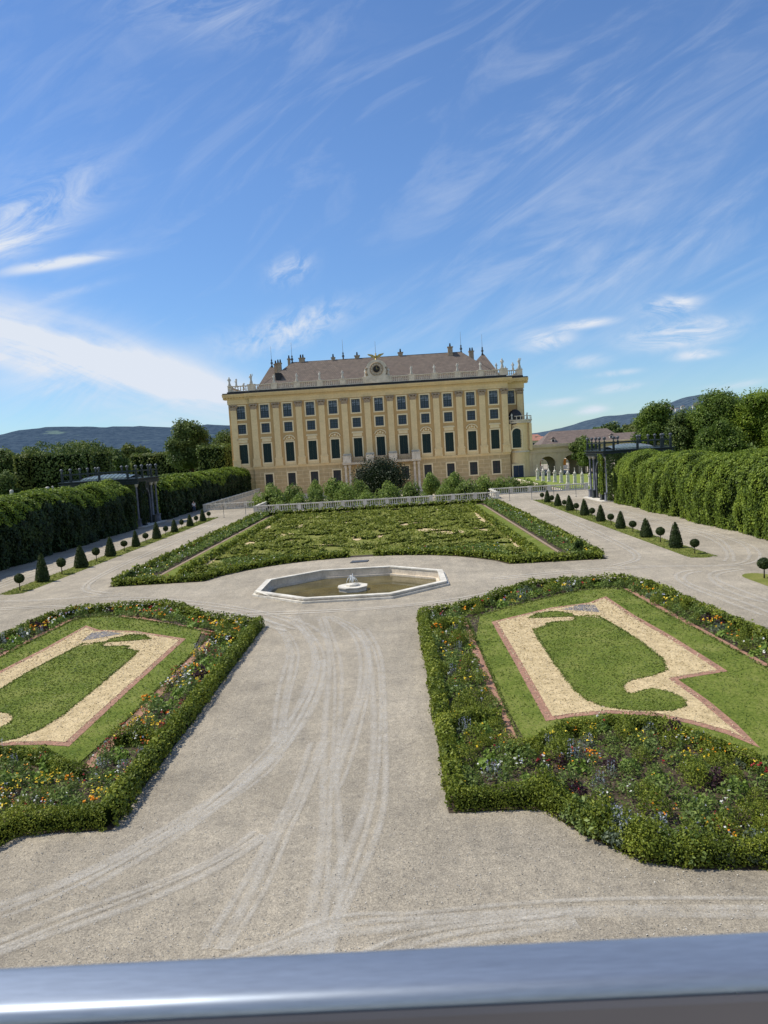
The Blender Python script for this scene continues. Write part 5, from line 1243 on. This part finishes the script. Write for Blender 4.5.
def house(name, x, y, z, w, d, h, rh, wall, rf, label, group=None, rz=0, dorm=0, wins=0):
    r = empty(name, (x, y, z), rz); tag(r, label, 'building', group)
    m = MB(); m.box(-w / 2, w / 2, -d / 2, d / 2, -8, h); m.build('wall', wall, r)
    m = MB(); e = .4; hp = min(w, d) * .35
    m.add([(-w / 2 - e, -d / 2 - e, h), (w / 2 + e, -d / 2 - e, h), (w / 2 + e, d / 2 + e, h), (-w / 2 - e, d / 2 + e, h), (-w / 2 + hp, 0, h + rh), (w / 2 - hp, 0, h + rh)], [(0, 1, 5, 4), (1, 2, 5), (2, 3, 4, 5), (3, 0, 4), (3, 2, 1, 0)])
    ro = m.build('roof', rf, r)
    for k in range(wins):
        xx = -w / 2 + w * (k + .5) / wins
        for zz in ([h * .25, h * .65] if h > 5 else [h * .45]):
            p = MB(); p.box(xx - .6, xx + .6, -d / 2 - .05, -d / 2 - .003, zz, zz + 1.5); p.build('window', M['pane_low'], r)
    for k in range(dorm):
        xx = -w / 2 + w * (k + .5) / dorm; yy = -d / 2 + d * .2; zz = h + rh * .3
        p = MB(); p.box(xx - .6, xx + .6, yy - .9, yy + 1.5, zz - .4, zz + .9); dd = p.build('dormer', M['render'], ro)
        p = MB(); p.add([(xx - .8, yy - 1.1, zz + .9), (xx + .8, yy - 1.1, zz + .9), (xx + .8, yy + 2.4, zz + .9), (xx - .8, yy + 2.4, zz + .9), (xx, yy - 1.1, zz + 1.5), (xx, yy + 2.4, zz + 1.5)], [(0, 1, 4), (1, 2, 5, 4), (2, 3, 5), (3, 0, 4, 5), (3, 2, 1, 0)]); p.build('dormer_roof', rf, dd)
        p = MB(); p.box(xx - .35, xx + .35, yy - .95, yy - .903, zz - .1, zz + .7); p.build('window', M['gutter'], dd)
    return r
house('service_building', 61, 236, 0, 27, 13, 5.2, 4.6, M['render2'], M['farroof'], 'long low building with brown tiled roof and dormers beyond the arcade', dorm=3, wins=9)
house('service_building', 86, 262, 0, 30, 13, 4.6, 3.6, M['render2'], M['farroof'], 'brown roofed low building partly behind trees right of the arcade', wins=9)
rs = random.Random(5)
house('small_house', 52.5, 300, 0, 9, 9, 6.2, 1.6, M['render'], M['redroof'], 'small white house with red roof beyond the arcade, close to the palace', wins=3)
house('small_house', 57, 262, 0, 4, 5, 6.4, .8, M['render'], M['gutter'], 'small white gabled building between palace and brown roofed building', wins=1)
for i in range(22):
    y = rs.uniform(420, 900); u = rs.uniform(.185, .36); x = 2.7 + u * y
    house('town_house', x, y, y * .010 - 6, rs.uniform(8, 15), 10, rs.uniform(6, 10), rs.uniform(2.5, 4), rs.choice([M['render'], M['render2']]), M['redroof'], 'red roofed town house in the distance right of the palace', 'distant red roofed town houses', rs.uniform(-.4, .4), wins=4)
# café parasols behind the arcade
for x, y, lab in ((42.7, 172, 'white café parasol seen through the middle arch'), (37.6, 176, 'white café parasol seen through the left arch')):
    r = empty('parasol', (x, y, 0)); tag(r, lab, 'parasol')
    m = MB(); m.lathe([(.05, 0), (.04, 3.4)], seg=8); m.build('pole', M['pavlight'], r)
    m = MB(); m.lathe([(1.9, 2.7), (1.85, 2.78), (1.0, 3.2), (.05, 3.6)], seg=8); m.build('canopy', mat('parasol_canvas', (.8, .78, .74), scale=2), r)
for x, y, c, lab in ((41.9, 180, (.75, .33, .05), 'orange café booth seen through the middle arch'), (36.6, 184, (.45, .16, .07), 'reddish brown café booth seen through the left arch')):
    r = empty('kiosk', (x, y, 0)); tag(r, lab, 'kiosk')
    m = MB(); m.box(-2.2, 2.2, -1, 1, 0, .9); m.build('counter', M['render'], r)
    m = MB(); m.box(-2.2, 2.2, .6, 1, .903, 2.3); m.build('back_panel', mat('kiosk_panel', c, scale=2), r)
    m = MB(); m.box(-2.4, 2.4, -1.2, 1.1, 2.303, 2.45); m.build('awning', mat('kiosk_roof', tuple(q * .8 for q in c), scale=2), r)

# ------------------------------------------------------------------ trees
def tree_mesh(name, H, R, cz, rz_, leafm, n, sz, seed, clumps=26, shape=1.0):
    """tapered trunk with limbs, crown of leaf clumps with gaps"""
    rg = np.random.default_rng(seed); root = empty(name); lm = LM(); core = MB()
    cs = []
    for i in range(clumps):
        d = rg.normal(size=3); d[2] = d[2] * .9 + .15; d /= np.linalg.norm(d)
        q = rg.uniform(.45, .92) if i > clumps * .25 else rg.uniform(0, .45)
        wz = 1 - .25 * max(0, d[2]) * shape
        c = d * q * np.array([R * wz, R * wz, rz_]) + np.array([0, 0, cz]); rr = R * rg.uniform(.24, .42); cs.append((c, rr))
    tot = sum(r * r for _, r in cs)
    for c, rr in cs:
        m = int(n * rr * rr / tot); d = nrm(rg.normal(size=(m, 3))); rad = rr * rg.uniform(.55, 1.12, (m, 1)) ** .6 * (1 + .16 * sn(d[:, 0] * 4 + c[0], d[:, 2] * 4 + c[1], seed)[:, None])
        P = c + d * rad * np.array([1, 1, .8])
        lm.add(P, d + np.array([0, 0, .5]), sz, .6, .8)
        m2 = m // 4; d2 = nrm(rg.normal(size=(m2, 3)) + np.array([0, 0, .3])); lm.add(c + d2 * rr * rg.uniform(1.0, 1.38, (m2, 1)) * np.array([1, 1, .85]), d2, sz, .6, .9)
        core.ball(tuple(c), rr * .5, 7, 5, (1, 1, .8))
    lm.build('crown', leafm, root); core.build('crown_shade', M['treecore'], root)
    t = MB(); tr = .035 * H + .05; t.tube([(0, 0, -.1), (.05, 0, H * .2), (-.05, .05, cz * .8), (0, 0, cz + rz_ * .4)], [tr * 1.3, tr, tr * .75, tr * .25], 9)
    for k in range(0, clumps, 3):
        c = cs[k][0]; t.tube([(0, 0, cz * .55), (c[0] * .5, c[1] * .5, (cz * .6 + c[2]) / 2 + .3), tuple(c)], [tr * .5, tr * .3, tr * .12], 6)
    t.build('trunk', M['bark'], root)
    return root
# right hand park trees
spec = [  # x, y, height, radius, crown centre, vertical radius, material, leaves, label
    (43.3, 117, 12.6, 3.4, 8.0, 4.6, 'l_tree', 22000, 'round dark green tree standing alone right of the palace'),
    (46.9, 113, 10.0, 3.9, 6.2, 4.0, 'l_dark', 16000, 'lower dark tree between the round tree and the tall park trees'),
    (50.8, 111, 13.2, 5.0, 7.8, 5.8, 'l_tree', 28000, 'tall green park tree behind the right arbour, left of the bright ones'),
    (54.9, 106, 13.4, 5.4, 7.8, 5.8, 'l_chest', 32000, 'tallest bright green park tree behind the right arbour'),
    (56.6, 96, 12.2, 5.2, 7.0, 5.4, 'l_chest', 34000, 'broad bright green park tree at the right picture edge'),
    (62.5, 108, 13.0, 5.6, 7.6, 5.8, 'l_chest', 22000, 'bright green park tree beyond the right picture edge'),
    (47.2, 102, 8.4, 3.4, 5.0, 3.3, 'l_tree', 16000, 'small green tree just above the right arbour'),
    (36.8, 131, 6.9, 1.9, 4.2, 2.7, 'l_tree', 7000, 'slender green tree before the arcade, left of the right pavilion'),
    (40.5, 150, 7.4, 2.3, 4.6, 2.8, 'l_dark', 6000, 'small dark tree before the arcade behind the right pavilion'),
    (-44.5, 171, 16.4, 5.1, 10.2, 6.2, 'l_dark', 24000, 'tall grey green tree left of the palace above the arbour'),
    (-38.8, 178, 14.2, 4.2, 9.2, 5.0, 'l_dark', 12000, 'dark broad tree directly left of the palace'),
    (-68, 133, 11.8, 4.0, 7.0, 4.8, 'l_dark', 9000, 'dark tree at the left picture edge behind the arbour'),
    (-63.2, 122, 8.2, 3.0, 4.8, 3.4, 'l_dark', 8000, 'low dark tree left of the tall clipped trees'),
]
for x, y, H, R, cz, rzv, m_, n, lab in spec:
    o = tree_mesh('park_tree', H, R, cz, rzv, M[m_], n, .0027 * y, int(abs(x * 7 + y)), 44); o.location = (x, y, -.03); tag(o, lab, 'tree')
# distant tree belt
tp = [tree_mesh('distant_tree', 15, 6.5, 8.5, 6.2, M[k], 5200, 1.0, 90 + i, 20) for i, k in enumerate(('l_tree', 'l_dark', 'l_olive'))]; tu = [0, 0, 0]
n = 0; rs = random.Random(8)
for (xa, xb, ya, yb, cnt, hs, lab) in ((-160, -66, 235, 330, 26, .95, 'distant tree in the belt left of the palace below the hill'), (-215, -120, 300, 420, 16, 1.1, 'distant tree far left below the wooded hill'),
                                       (84, 190, 250, 420, 20, .9, 'distant tree right of the palace above the trellis pavilion'), (64, 120, 172, 235, 9, .6, 'tree behind the right trellis pavilion')):
    for k in range(cnt):
        v = rs.randrange(3); o = tp[v] if not tu[v] else dup(tp[v]); tu[v] = 1
        s = hs * rs.uniform(.75, 1.1); o.location = (xa + (xb - xa) * (k + rs.random()) / cnt, rs.uniform(ya, yb), -.03); o.scale = (s, s, s * rs.uniform(.85, 1.1)); o.rotation_euler = (0, 0, rs.uniform(0, 6.28)); tag(o, lab, 'tree', lab.replace('distant tree', 'distant trees').replace('tree behind', 'trees behind'))
# clipped hedge walls of the park
def hedge_block(x0, x1, y0, y1, h, m_, label, sz, dens, wob=.5):
    lm = LM(); faces = [((x0, y0), (x1, y0), (0, -1)), ((x1, y0), (x1, y1), (1, 0)), ((x0, y1), (x0, y0), (-1, 0))]
    for a, b, nn in faces:
        L = math.hypot(b[0] - a[0], b[1] - a[1]); c = int(L * h * dens); t = rng.random(c); z = rng.random(c) * (h + .5)
        X = a[0] + (b[0] - a[0]) * t; Y = a[1] + (b[1] - a[1]) * t; top = h + wob * sn(X * .9, Y * .9, 61, 4); e = .4 * sn(X * .9 + Y, z * .35, 62) + rng.normal(0, .12, c)
        k = z < top
        lm.add(np.c_[X + nn[0] * e, Y + nn[1] * e, z][k], np.tile((nn[0], nn[1], .2), (k.sum(), 1)), sz, .6, .7)
    c = int((x1 - x0) * (y1 - y0) * dens * .7); X = rng.uniform(x0, x1, c); Y = rng.uniform(y0, y1, c)
    lm.add(np.c_[X, Y, h + wob * sn(X * .9, Y * .9, 61, 4) + rng.normal(0, .15, c)], np.tile((0, 0, 1.), (c, 1)), sz, .6, .7)
    o = lm.build('clipped_tree_wall', M[m_]); tag(o, label, 'hedge')
    core = MB(); core.box(x0 + .3, x1 - .3, y0 + .3, y1 - .3, -.03, h - wob - .3); core.build('inner_shade_core', M['treecore'], o)
hedge_block(-61, -50.5, 128, 140, 11.0, 'l_dark', 'tall dark clipped tree wall on the left above the arbour', .42, 17, 1.1)
hedge_block(-62.6, -60.6, 126, 138, 10.2, 'l_olive', 'narrow sunlit edge of clipped trees at the left of the tall tree wall', .42, 18, .4)
hedge_block(-69, -49, 200, 212, 9.9, 'l_olive', 'lighter clipped tree wall right of the left trellis pavilion roof', .6, 7, .3)
hedge_block(-40.2, -34.2, 161, 170, 10.3, 'l_dark', 'dark clipped tree block beside the left corner of the palace', .5, 11, .4)
hedge_block(-49, -40.5, 190, 200, 5.6, 'l_olive', 'low clipped hedge between the tall grey tree and the palace', .5, 8, .2)

# court shrubs
sp = [round_shrub('garden_shrub', 2.1, 3.6, M['l_shrub'], 4200, .26, .5, 3), round_shrub('garden_shrub', 1.75, 3.0, M['l_shrub'], 4000, .26, 1.6, 4), round_shrub('garden_shrub', 2.0, 3.2, M['l_herb'], 4000, .26, .4, 6)]; su = [0, 0, 0]
CS = [(-15.3, 106, 3.0, 0, 1.15, 'broad'), (-12.6, 110, 2.9, 2, .9, 'bushy'), (-10.7, 102, 1.8, 0, .85, 'low'), (-9.0, 105, 2.2, 2, .8, 'bushy'), (-9.7, 113, 3.3, 1, .75, 'upright'), (-6.4, 110, 3.5, 1, 1.0, 'round headed'),
      (-4.4, 106, 2.4, 0, .9, 'broad'), (-3.1, 112, 2.9, 2, .9, 'upright'), (-1.5, 101, 1.6, 0, .8, 'low'), (1.5, 103, 2.5, 0, .9, 'round'), (4.9, 106, 2.4, 2, .9, 'dense'), (7.8, 110, 3.5, 1, .85, 'round headed'),
      (9.5, 104, 1.9, 0, .8, 'low'), (11.2, 110, 3.3, 1, .9, 'round headed'), (12.7, 105, 2.2, 2, 1.0, 'bushy'), (15.5, 108, 2.4, 0, .95, 'broad'), (17.9, 108, 2.0, 0, .9, 'broad'), (19.6, 109, 2.0, 2, .9, 'low'), (21.9, 110, 1.5, 0, .9, 'low'),
      (-18.6, 112, 1.2, 0, .8, 'low'), (-13.4, 101, .9, 0, .6, 'low'), (-6.6, 101, 1.2, 2, .6, 'low'), (6.4, 102, .9, 0, .6, 'low'), (24.6, 112, .9, 2, .7, 'low')]
for i, (x, y, zt, v, sc, ds) in enumerate(CS):
    o = sp[v] if not su[v] else dup(sp[v]); su[v] = 1
    hh = [4.1, 4.6, 3.6][v]; o.location = (x, y, -2.0); o.scale = (sc, sc, (zt + 2.0) / hh); o.rotation_euler = (0, 0, i * 1.3)
    tag(o, '%s bright green shrub in the sunken court, number %d from the left' % (ds, 1 + sorted(c[0] for c in CS).index(x)), 'shrub', 'shrubs before the palace')
o = round_shrub('yew_bush', 5.0, 7.0, M['l_yew'], 24000, .30, .3, 9, .74); o.location = (-.1, 137, -2); tag(o, 'huge dark yew bush before the middle of the palace', 'shrub')
o = round_shrub('corner_shrub', .42, .9, M['l_boxd'], 900, .10, .05, 12); o.location = (-13.9, 44.7, 0); tag(o, 'small round shrub at the left front corner of the far parterre', 'shrub')
o = round_shrub('corner_shrub', .40, .8, M['l_boxd'], 900, .10, .05, 14); o.location = (13.9, 46.6, 0); tag(o, 'small round shrub at the right front corner of the far parterre', 'shrub')

# ------------------------------------------------------------------ hills
def hill(name, ridge, Y, depth, col1, col2, zbase=-5, amp=6, seed=0):
    xs = np.linspace(ridge[0][0], ridge[-1][0], 150); zr = np.interp(xs, [r[0] for r in ridge], [r[1] for r in ridge])
    K = 18; V = []; 
    for i in range(K + 1):
        t = i / K; y = Y - depth * (1 - t); f = t ** .8 * (1 - .0 * t)
        z = zbase + (zr - zbase) * f + amp * sn(xs * .012, np.full(len(xs), y * .012), seed, 4) * math.sin(PI * min(1, t * .999)) + (amp * .22 * sn(xs * .08, np.full(len(xs), 3.3), seed + 1, 3) if t > .9 else 0)
        V.append(np.c_[xs, np.full(len(xs), y), z])
    V = np.concatenate(V); n = len(xs)
    fs = [(i * n + j, i * n + j + 1, (i + 1) * n + j + 1, (i + 1) * n + j) for i in range(K) for j in range(n - 1)]
    m, nt, N, L = newmat(name + '_hazed_woods')
    out = N.new('ShaderNodeOutputMaterial'); b = N.new('ShaderNodeBsdfPrincipled'); b.inputs['Roughness'].default_value = 1; b.inputs['Specular IOR Level'].default_value = 0; L.new(b.outputs[0], out.inputs[0])
    tc = N.new('ShaderNodeTexCoord')
    n1 = N.new('ShaderNodeTexNoise'); n1.inputs['Scale'].default_value = .05; n1.inputs['Detail'].default_value = 6; n1.inputs['Roughness'].default_value = .7; L.new(tc.outputs['Object'], n1.inputs[0])
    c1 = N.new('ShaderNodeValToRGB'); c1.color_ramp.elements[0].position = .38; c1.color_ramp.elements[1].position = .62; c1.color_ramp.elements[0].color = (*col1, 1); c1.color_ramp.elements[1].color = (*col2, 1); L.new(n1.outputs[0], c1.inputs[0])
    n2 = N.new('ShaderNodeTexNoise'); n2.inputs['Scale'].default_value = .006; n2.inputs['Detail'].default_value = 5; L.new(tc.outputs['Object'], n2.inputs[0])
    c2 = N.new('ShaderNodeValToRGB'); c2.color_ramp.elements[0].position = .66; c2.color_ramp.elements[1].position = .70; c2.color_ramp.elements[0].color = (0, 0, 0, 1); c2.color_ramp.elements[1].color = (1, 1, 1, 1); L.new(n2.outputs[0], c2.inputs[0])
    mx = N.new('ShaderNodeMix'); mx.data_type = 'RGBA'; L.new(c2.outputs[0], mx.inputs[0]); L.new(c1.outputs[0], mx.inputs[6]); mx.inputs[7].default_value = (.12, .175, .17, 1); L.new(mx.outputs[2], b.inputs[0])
    bp = N.new('ShaderNodeBump'); bp.inputs['Strength'].default_value = .8; bp.inputs['Distance'].default_value = 8; L.new(n1.outputs[0], bp.inputs['Height']); L.new(bp.outputs[0], b.inputs['Normal'])
    h = MB(); h.add([tuple(v) for v in V], fs, True); o = h.build(name, m); o['kind'] = 'structure'; return o
HL = [(-3200, 40), (-2400, 70), (-1700, 90), (-1450, 110), (-1328, 131), (-1257, 147), (-1155, 152), (-1070, 148), (-986, 141), (-850, 136), (-750, 126), (-690, 122), (-629, 128), (-552, 121), (-300, 90), (0, 50), (200, 30)]
HR = [(-200, 10), (250, 16), (400, 24), (459, 30), (560, 44), (640, 62), (695, 73), (754, 76), (828, 79), (911, 100), (978, 122), (1028, 128), (1077, 124), (1159, 104), (1400, 70), (2000, 60), (2800, 30)]
hill('left_hill', HL, 2500, 900, (.036, .062, .10), (.070, .105, .145), seed=3)  # bluish distance haze is put into the wood colours of both hills
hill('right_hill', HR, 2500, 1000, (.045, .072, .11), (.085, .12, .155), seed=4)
rs = random.Random(15)
for i in range(44):
    x = rs.uniform(800, 1020); t = rs.uniform(.72, .92); y = 2500 - 1000 * (1 - t) ; z = -5 + (np.interp(x, [r[0] for r in HR], [r[1] for r in HR]) + 5) * t ** .8
    if z > 84: continue
    house('hillside_house', x, y - 12, z + 4, rs.uniform(7, 13), 8, rs.uniform(3, 5), 2.5, M['render'], M['farroof'], 'pale house on the wooded hillside at the right', 'pale houses on the right hillside', wins=0)

# ------------------------------------------------------------------ viewing terrace with the steel rail in front of the camera
m = MB()
prof = [(.590, 6.7795), (.594, 6.776), (.594, 6.735), (.588, 6.725), (.542, 6.725), (.538, 6.733), (.537, 6.768), (.5378, 6.772), (.5395, 6.7755), (.542, 6.778), (.5455, 6.7793), (.549, 6.7797), (.555, 6.780), (.57, 6.7801), (.585, 6.780)]
n = len(prof); vs = [(-2.5, y - .003, z) for y, z in prof] + [(8, y + .006, z) for y, z in prof]
m.add(vs, [(i, (i + 1) % n, n + (i + 1) % n, n + i) for i in range(n)] + [tuple(range(n - 1, -1, -1)), tuple(range(n, 2 * n))], True)
rr = empty('steel_railing'); m.build('handrail', M['steel'], rr)
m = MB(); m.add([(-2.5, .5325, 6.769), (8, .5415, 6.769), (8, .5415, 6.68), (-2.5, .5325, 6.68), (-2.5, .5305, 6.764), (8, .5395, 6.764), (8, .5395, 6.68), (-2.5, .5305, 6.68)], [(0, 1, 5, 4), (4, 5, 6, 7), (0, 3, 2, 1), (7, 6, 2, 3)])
m.build('dark_reflection_strip', mat('dark_reflection_steel', (.16, .15, .16), (.10, .10, .115), scale=3, rough=.6, metal=.3, stretch=(.4, 1, 1)), rr)  # added strip, the viewer's dark reflection is put into its colour
tag(rr, 'polished steel handrail crossing the bottom of the picture', 'railing')
for x in (-2.2, 1.0, 4.6, 7.7):
    m = MB(); m.box(x - .02, x + .02, .545, .575, 5.7, 6.726); m.build('post', M['steel'], rr)
for z in (5.85, 6.1, 6.35):
    m = MB(); m.tube([(-2.4, .56, z), (7.9, .56, z)], .006, 6); m.build('cable', M['steel'], rr)
m = MB(); m.box(-3, 8.5, -4, .66, 5.45, 5.7); dk = m.build('deck', M['stone']);
m = MB(); m.box(-2.8, 8.3, -3.8, .45, 0, 5.447); m.build('wall', M['trim'], dk); tag(dk, 'stone viewing terrace under the steel railing', 'terrace')

# ------------------------------------------------------------------ light, sky, camera
EL, AZ = math.radians(56), math.atan2(.21, -.978)
sd = Vector((math.cos(EL) * math.cos(AZ), math.cos(EL) * math.sin(AZ), math.sin(EL)))
sun = bpy.data.lights.new('sun', 'SUN'); sun.energy = 4.9; sun.angle = math.radians(.5); sun.color = (1, .93, .80)
so = bpy.data.objects.new('sun', sun); C.objects.link(so); so.rotation_euler = sd.to_track_quat('Z', 'Y').to_euler()
W = bpy.data.worlds.new('World'); bpy.context.scene.world = W; W.use_nodes = True
nt = W.node_tree; N, L = nt.nodes, nt.links; N.clear()
out = N.new('ShaderNodeOutputWorld'); bg = N.new('ShaderNodeBackground'); L.new(bg.outputs[0], out.inputs[0])
SKY = .115
bg.inputs['Strength'].default_value = SKY
sky = N.new('ShaderNodeTexSky'); sky.sky_type = 'NISHITA'; sky.sun_disc = False; sky.sun_elevation = EL; sky.sun_rotation = math.atan2(sd.x, sd.y); sky.air_density = 1.0; sky.dust_density = .05; sky.ozone_density = 1.6
def mth(op, a, b=None, c=None, cl=False):
    n = N.new('ShaderNodeMath'); n.operation = op; n.use_clamp = cl
    for i, q in enumerate((a, b, c)):
        if q is None: continue
        if isinstance(q, (int, float)): n.inputs[i].default_value = q
        else: L.new(q, n.inputs[i])
    return n.outputs[0]
tc = N.new('ShaderNodeTexCoord'); sp3 = N.new('ShaderNodeSeparateXYZ'); L.new(tc.outputs['Generated'], sp3.inputs[0])
yy = mth('MAXIMUM', sp3.outputs[1], .06); U = mth('DIVIDE', sp3.outputs[0], yy); Vv = mth('DIVIDE', sp3.outputs[2], yy)
def rot(u0, v0, ang):
    du = mth('SUBTRACT', U, u0); dv = mth('SUBTRACT', Vv, v0); c, s = math.cos(ang), math.sin(ang)
    return mth('ADD', mth('MULTIPLY', du, c), mth('MULTIPLY', dv, s)), mth('ADD', mth('MULTIPLY', du, -s), mth('MULTIPLY', dv, c))
def cnoise(ang, sx, sy, scale, det=7, rgh=.6, dist=.6, off=0):
    a, b = rot(0, 0, ang); cb = N.new('ShaderNodeCombineXYZ'); L.new(mth('MULTIPLY', a, sx), cb.inputs[0]); L.new(mth('MULTIPLY', b, sy), cb.inputs[1]); cb.inputs[2].default_value = off
    n = N.new('ShaderNodeTexNoise'); n.inputs['Scale'].default_value = scale; n.inputs['Detail'].default_value = det; n.inputs['Roughness'].default_value = rgh; n.inputs['Distortion'].default_value = dist
    L.new(cb.outputs[0], n.inputs[0]); return n.outputs[0]
def gauss(u0, v0, a, b, ang, p=1.0):
    x, y = rot(u0, v0, ang); x = mth('DIVIDE', x, a); y = mth('DIVIDE', y, b)
    return mth('EXPONENT', mth('MULTIPLY', mth('POWER', mth('ADD', mth('MULTIPLY', x, x), mth('MULTIPLY', y, y)), p), -1))
def shape(nz, lo, hi): return mth('DIVIDE', mth('SUBTRACT', nz, lo), hi - lo, None, True)
nA = cnoise(-.36, 1, 4.2, 3.2, 10, .60, 1.2); nB = cnoise(.46, 1, 4.2, 2.6, 10, .62, 1.6, 3); nC = cnoise(.6, 1, 1.5, 34, 7, .66, .5, 5); nD = cnoise(.08, 1, 2.6, 11, 9, .66, .9, 8); nW = cnoise(.3, 1, 3.4, 5.5, 10, .66, 1.7, 11)
terms = []
def term(g, nzv, amp): terms.append(mth('MULTIPLY', mth('MULTIPLY', g, nzv), amp))
# long white bank low on the left
term(gauss(-.50, .178, .36, .046, -.36, 1.3), shape(nA, .26, .60), 1.25)
term(gauss(-.33, .125, .14, .028, -.30, 1.4), shape(nA, .2, .55), .8)
term(gauss(-.50, .155, .25, .065, -.36), shape(nW, .38, .72), .6)
# wisps upper left
term(gauss(-.47, .335, .10, .035, .45), shape(nW, .40, .66), .85)
term(gauss(-.50, .30, .10, .012, .25), shape(nW, .3, .6), .5)
term(gauss(-.43, .272, .075, .0075, .10, 1.5), shape(nD, .25, .5), 1.0)
term(gauss(-.42, .232, .05, .006, .2), shape(nD, .3, .6), .45)
# small puff and mackerel patch
term(gauss(-.124, .245, .026, .016, .3), shape(nC, .40, .66), .8)
term(gauss(-.125, .168, .075, .022, .28, 1.3), shape(nC, .40, .68), .85)
term(gauss(-.19, .157, .07, .02, .1), shape(nD, .4, .7), .4)
# little clouds right
for u, v, a, b, am in ((.208, .132, .036, .013, 1.1), (.262, .150, .036, .006, 1.0), (.376, .166, .036, .012, 1.3), (.385, .130, .070, .018, 1.3), (.41, .101, .035, .0065, .9), (.30, .064, .030, .0055, .8), (.265, .036, .020, .006, .9), (.262, .10, .03, .009, .5), (.30, .083, .03, .004, .6), (.22, .05, .03, .005, .5), (.45, .058, .04, .005, .5)):
    term(gauss(u, v, a, b, .06, 1.3), shape(nD, .34, .58), am)
# broad thin cirrus over the right and top
term(gauss(.34, .34, .34, .15, .50, 1.2), shape(nB, .42, .92), .36)
term(gauss(.36, .22, .36, .05, .22, 1.2), shape(nB, .38, .85), .34)
term(gauss(-.22, .58, .16, .045, -.25), shape(nW, .42, .8), .45)
term(gauss(.05, .47, .3, .12, .4), shape(nB, .48, .9), .22)
term(gauss(-.1, .5, 1.2, .8, 0), shape(nB, .5, 1.0), .25)
term(gauss(.0, .02, 1.5, .06, 0), shape(nD, .2, .9), .16)
tot = terms[0]
for t in terms[1:]: tot = mth('ADD', tot, t)
front = mth('MULTIPLY', mth('GREATER_THAN', sp3.outputs[1], .06), mth('GREATER_THAN', sp3.outputs[2], -.01))
tot = mth('MULTIPLY', tot, front, None, True)
nb = N.new('ShaderNodeTexNoise'); nb.inputs['Scale'].default_value = 2.6; nb.inputs['Detail'].default_value = 7; L.new(tc.outputs['Generated'], nb.inputs[0])
back = mth('MULTIPLY', mth('MULTIPLY', shape(nb.outputs[0], .36, .60), shape(sp3.outputs[1], -.05, -.45)), .62)  # unseen cloud cover added behind the camera to brighten the shaded palace front
tot = mth('ADD', tot, back, None, True)
tint = N.new('ShaderNodeMix'); tint.data_type = 'RGBA'; tint.blend_type = 'MULTIPLY'; tint.inputs[0].default_value = 1; L.new(sky.outputs[0], tint.inputs[6]); hz = N.new('ShaderNodeMix'); hz.data_type = 'RGBA'; L.new(shape(sp3.outputs[2], .0, .34), hz.inputs[0]); hz.inputs[6].default_value = (.60, .82, 1.08, 1); hz.inputs[7].default_value = (.78, 1.0, 1.28, 1); L.new(hz.outputs[2], tint.inputs[7])
mx = N.new('ShaderNodeMix'); mx.data_type = 'RGBA'; L.new(tot, mx.inputs[0]); L.new(tint.outputs[2], mx.inputs[6]); mx.inputs[7].default_value = (.74 / SKY, .80 / SKY, .90 / SKY, 1); L.new(mx.outputs[2], bg.inputs[0])

cam = bpy.data.cameras.new('camera'); co = bpy.data.objects.new('camera', cam); C.objects.link(co); bpy.context.scene.camera = co
cam.sensor_fit = 'VERTICAL'; cam.sensor_height = 36; cam.lens = 740 / 1024 * 36; cam.clip_start = .05; cam.clip_end = 12000
pitch = math.radians(4.794); yaw = math.radians(1.0914)
co.matrix_world = Matrix.Translation((2.7, 0, CAMZ)) @ Matrix.Rotation(yaw, 4, 'Z') @ Matrix.Rotation(PI / 2 - pitch, 4, 'X') @ Matrix.Rotation(-.06, 4, 'Z')
cam.dof.use_dof = True; cam.dof.focus_distance = 45; cam.dof.aperture_fstop = 9
sc = bpy.context.scene
sc.view_settings.view_transform = 'Standard'; sc.view_settings.look = 'None'; sc.view_settings.exposure = 0
sc.cycles.max_bounces = 6; sc.cycles.transparent_max_bounces = 12; sc.cycles.caustics_reflective = False; sc.cycles.caustics_refractive = False
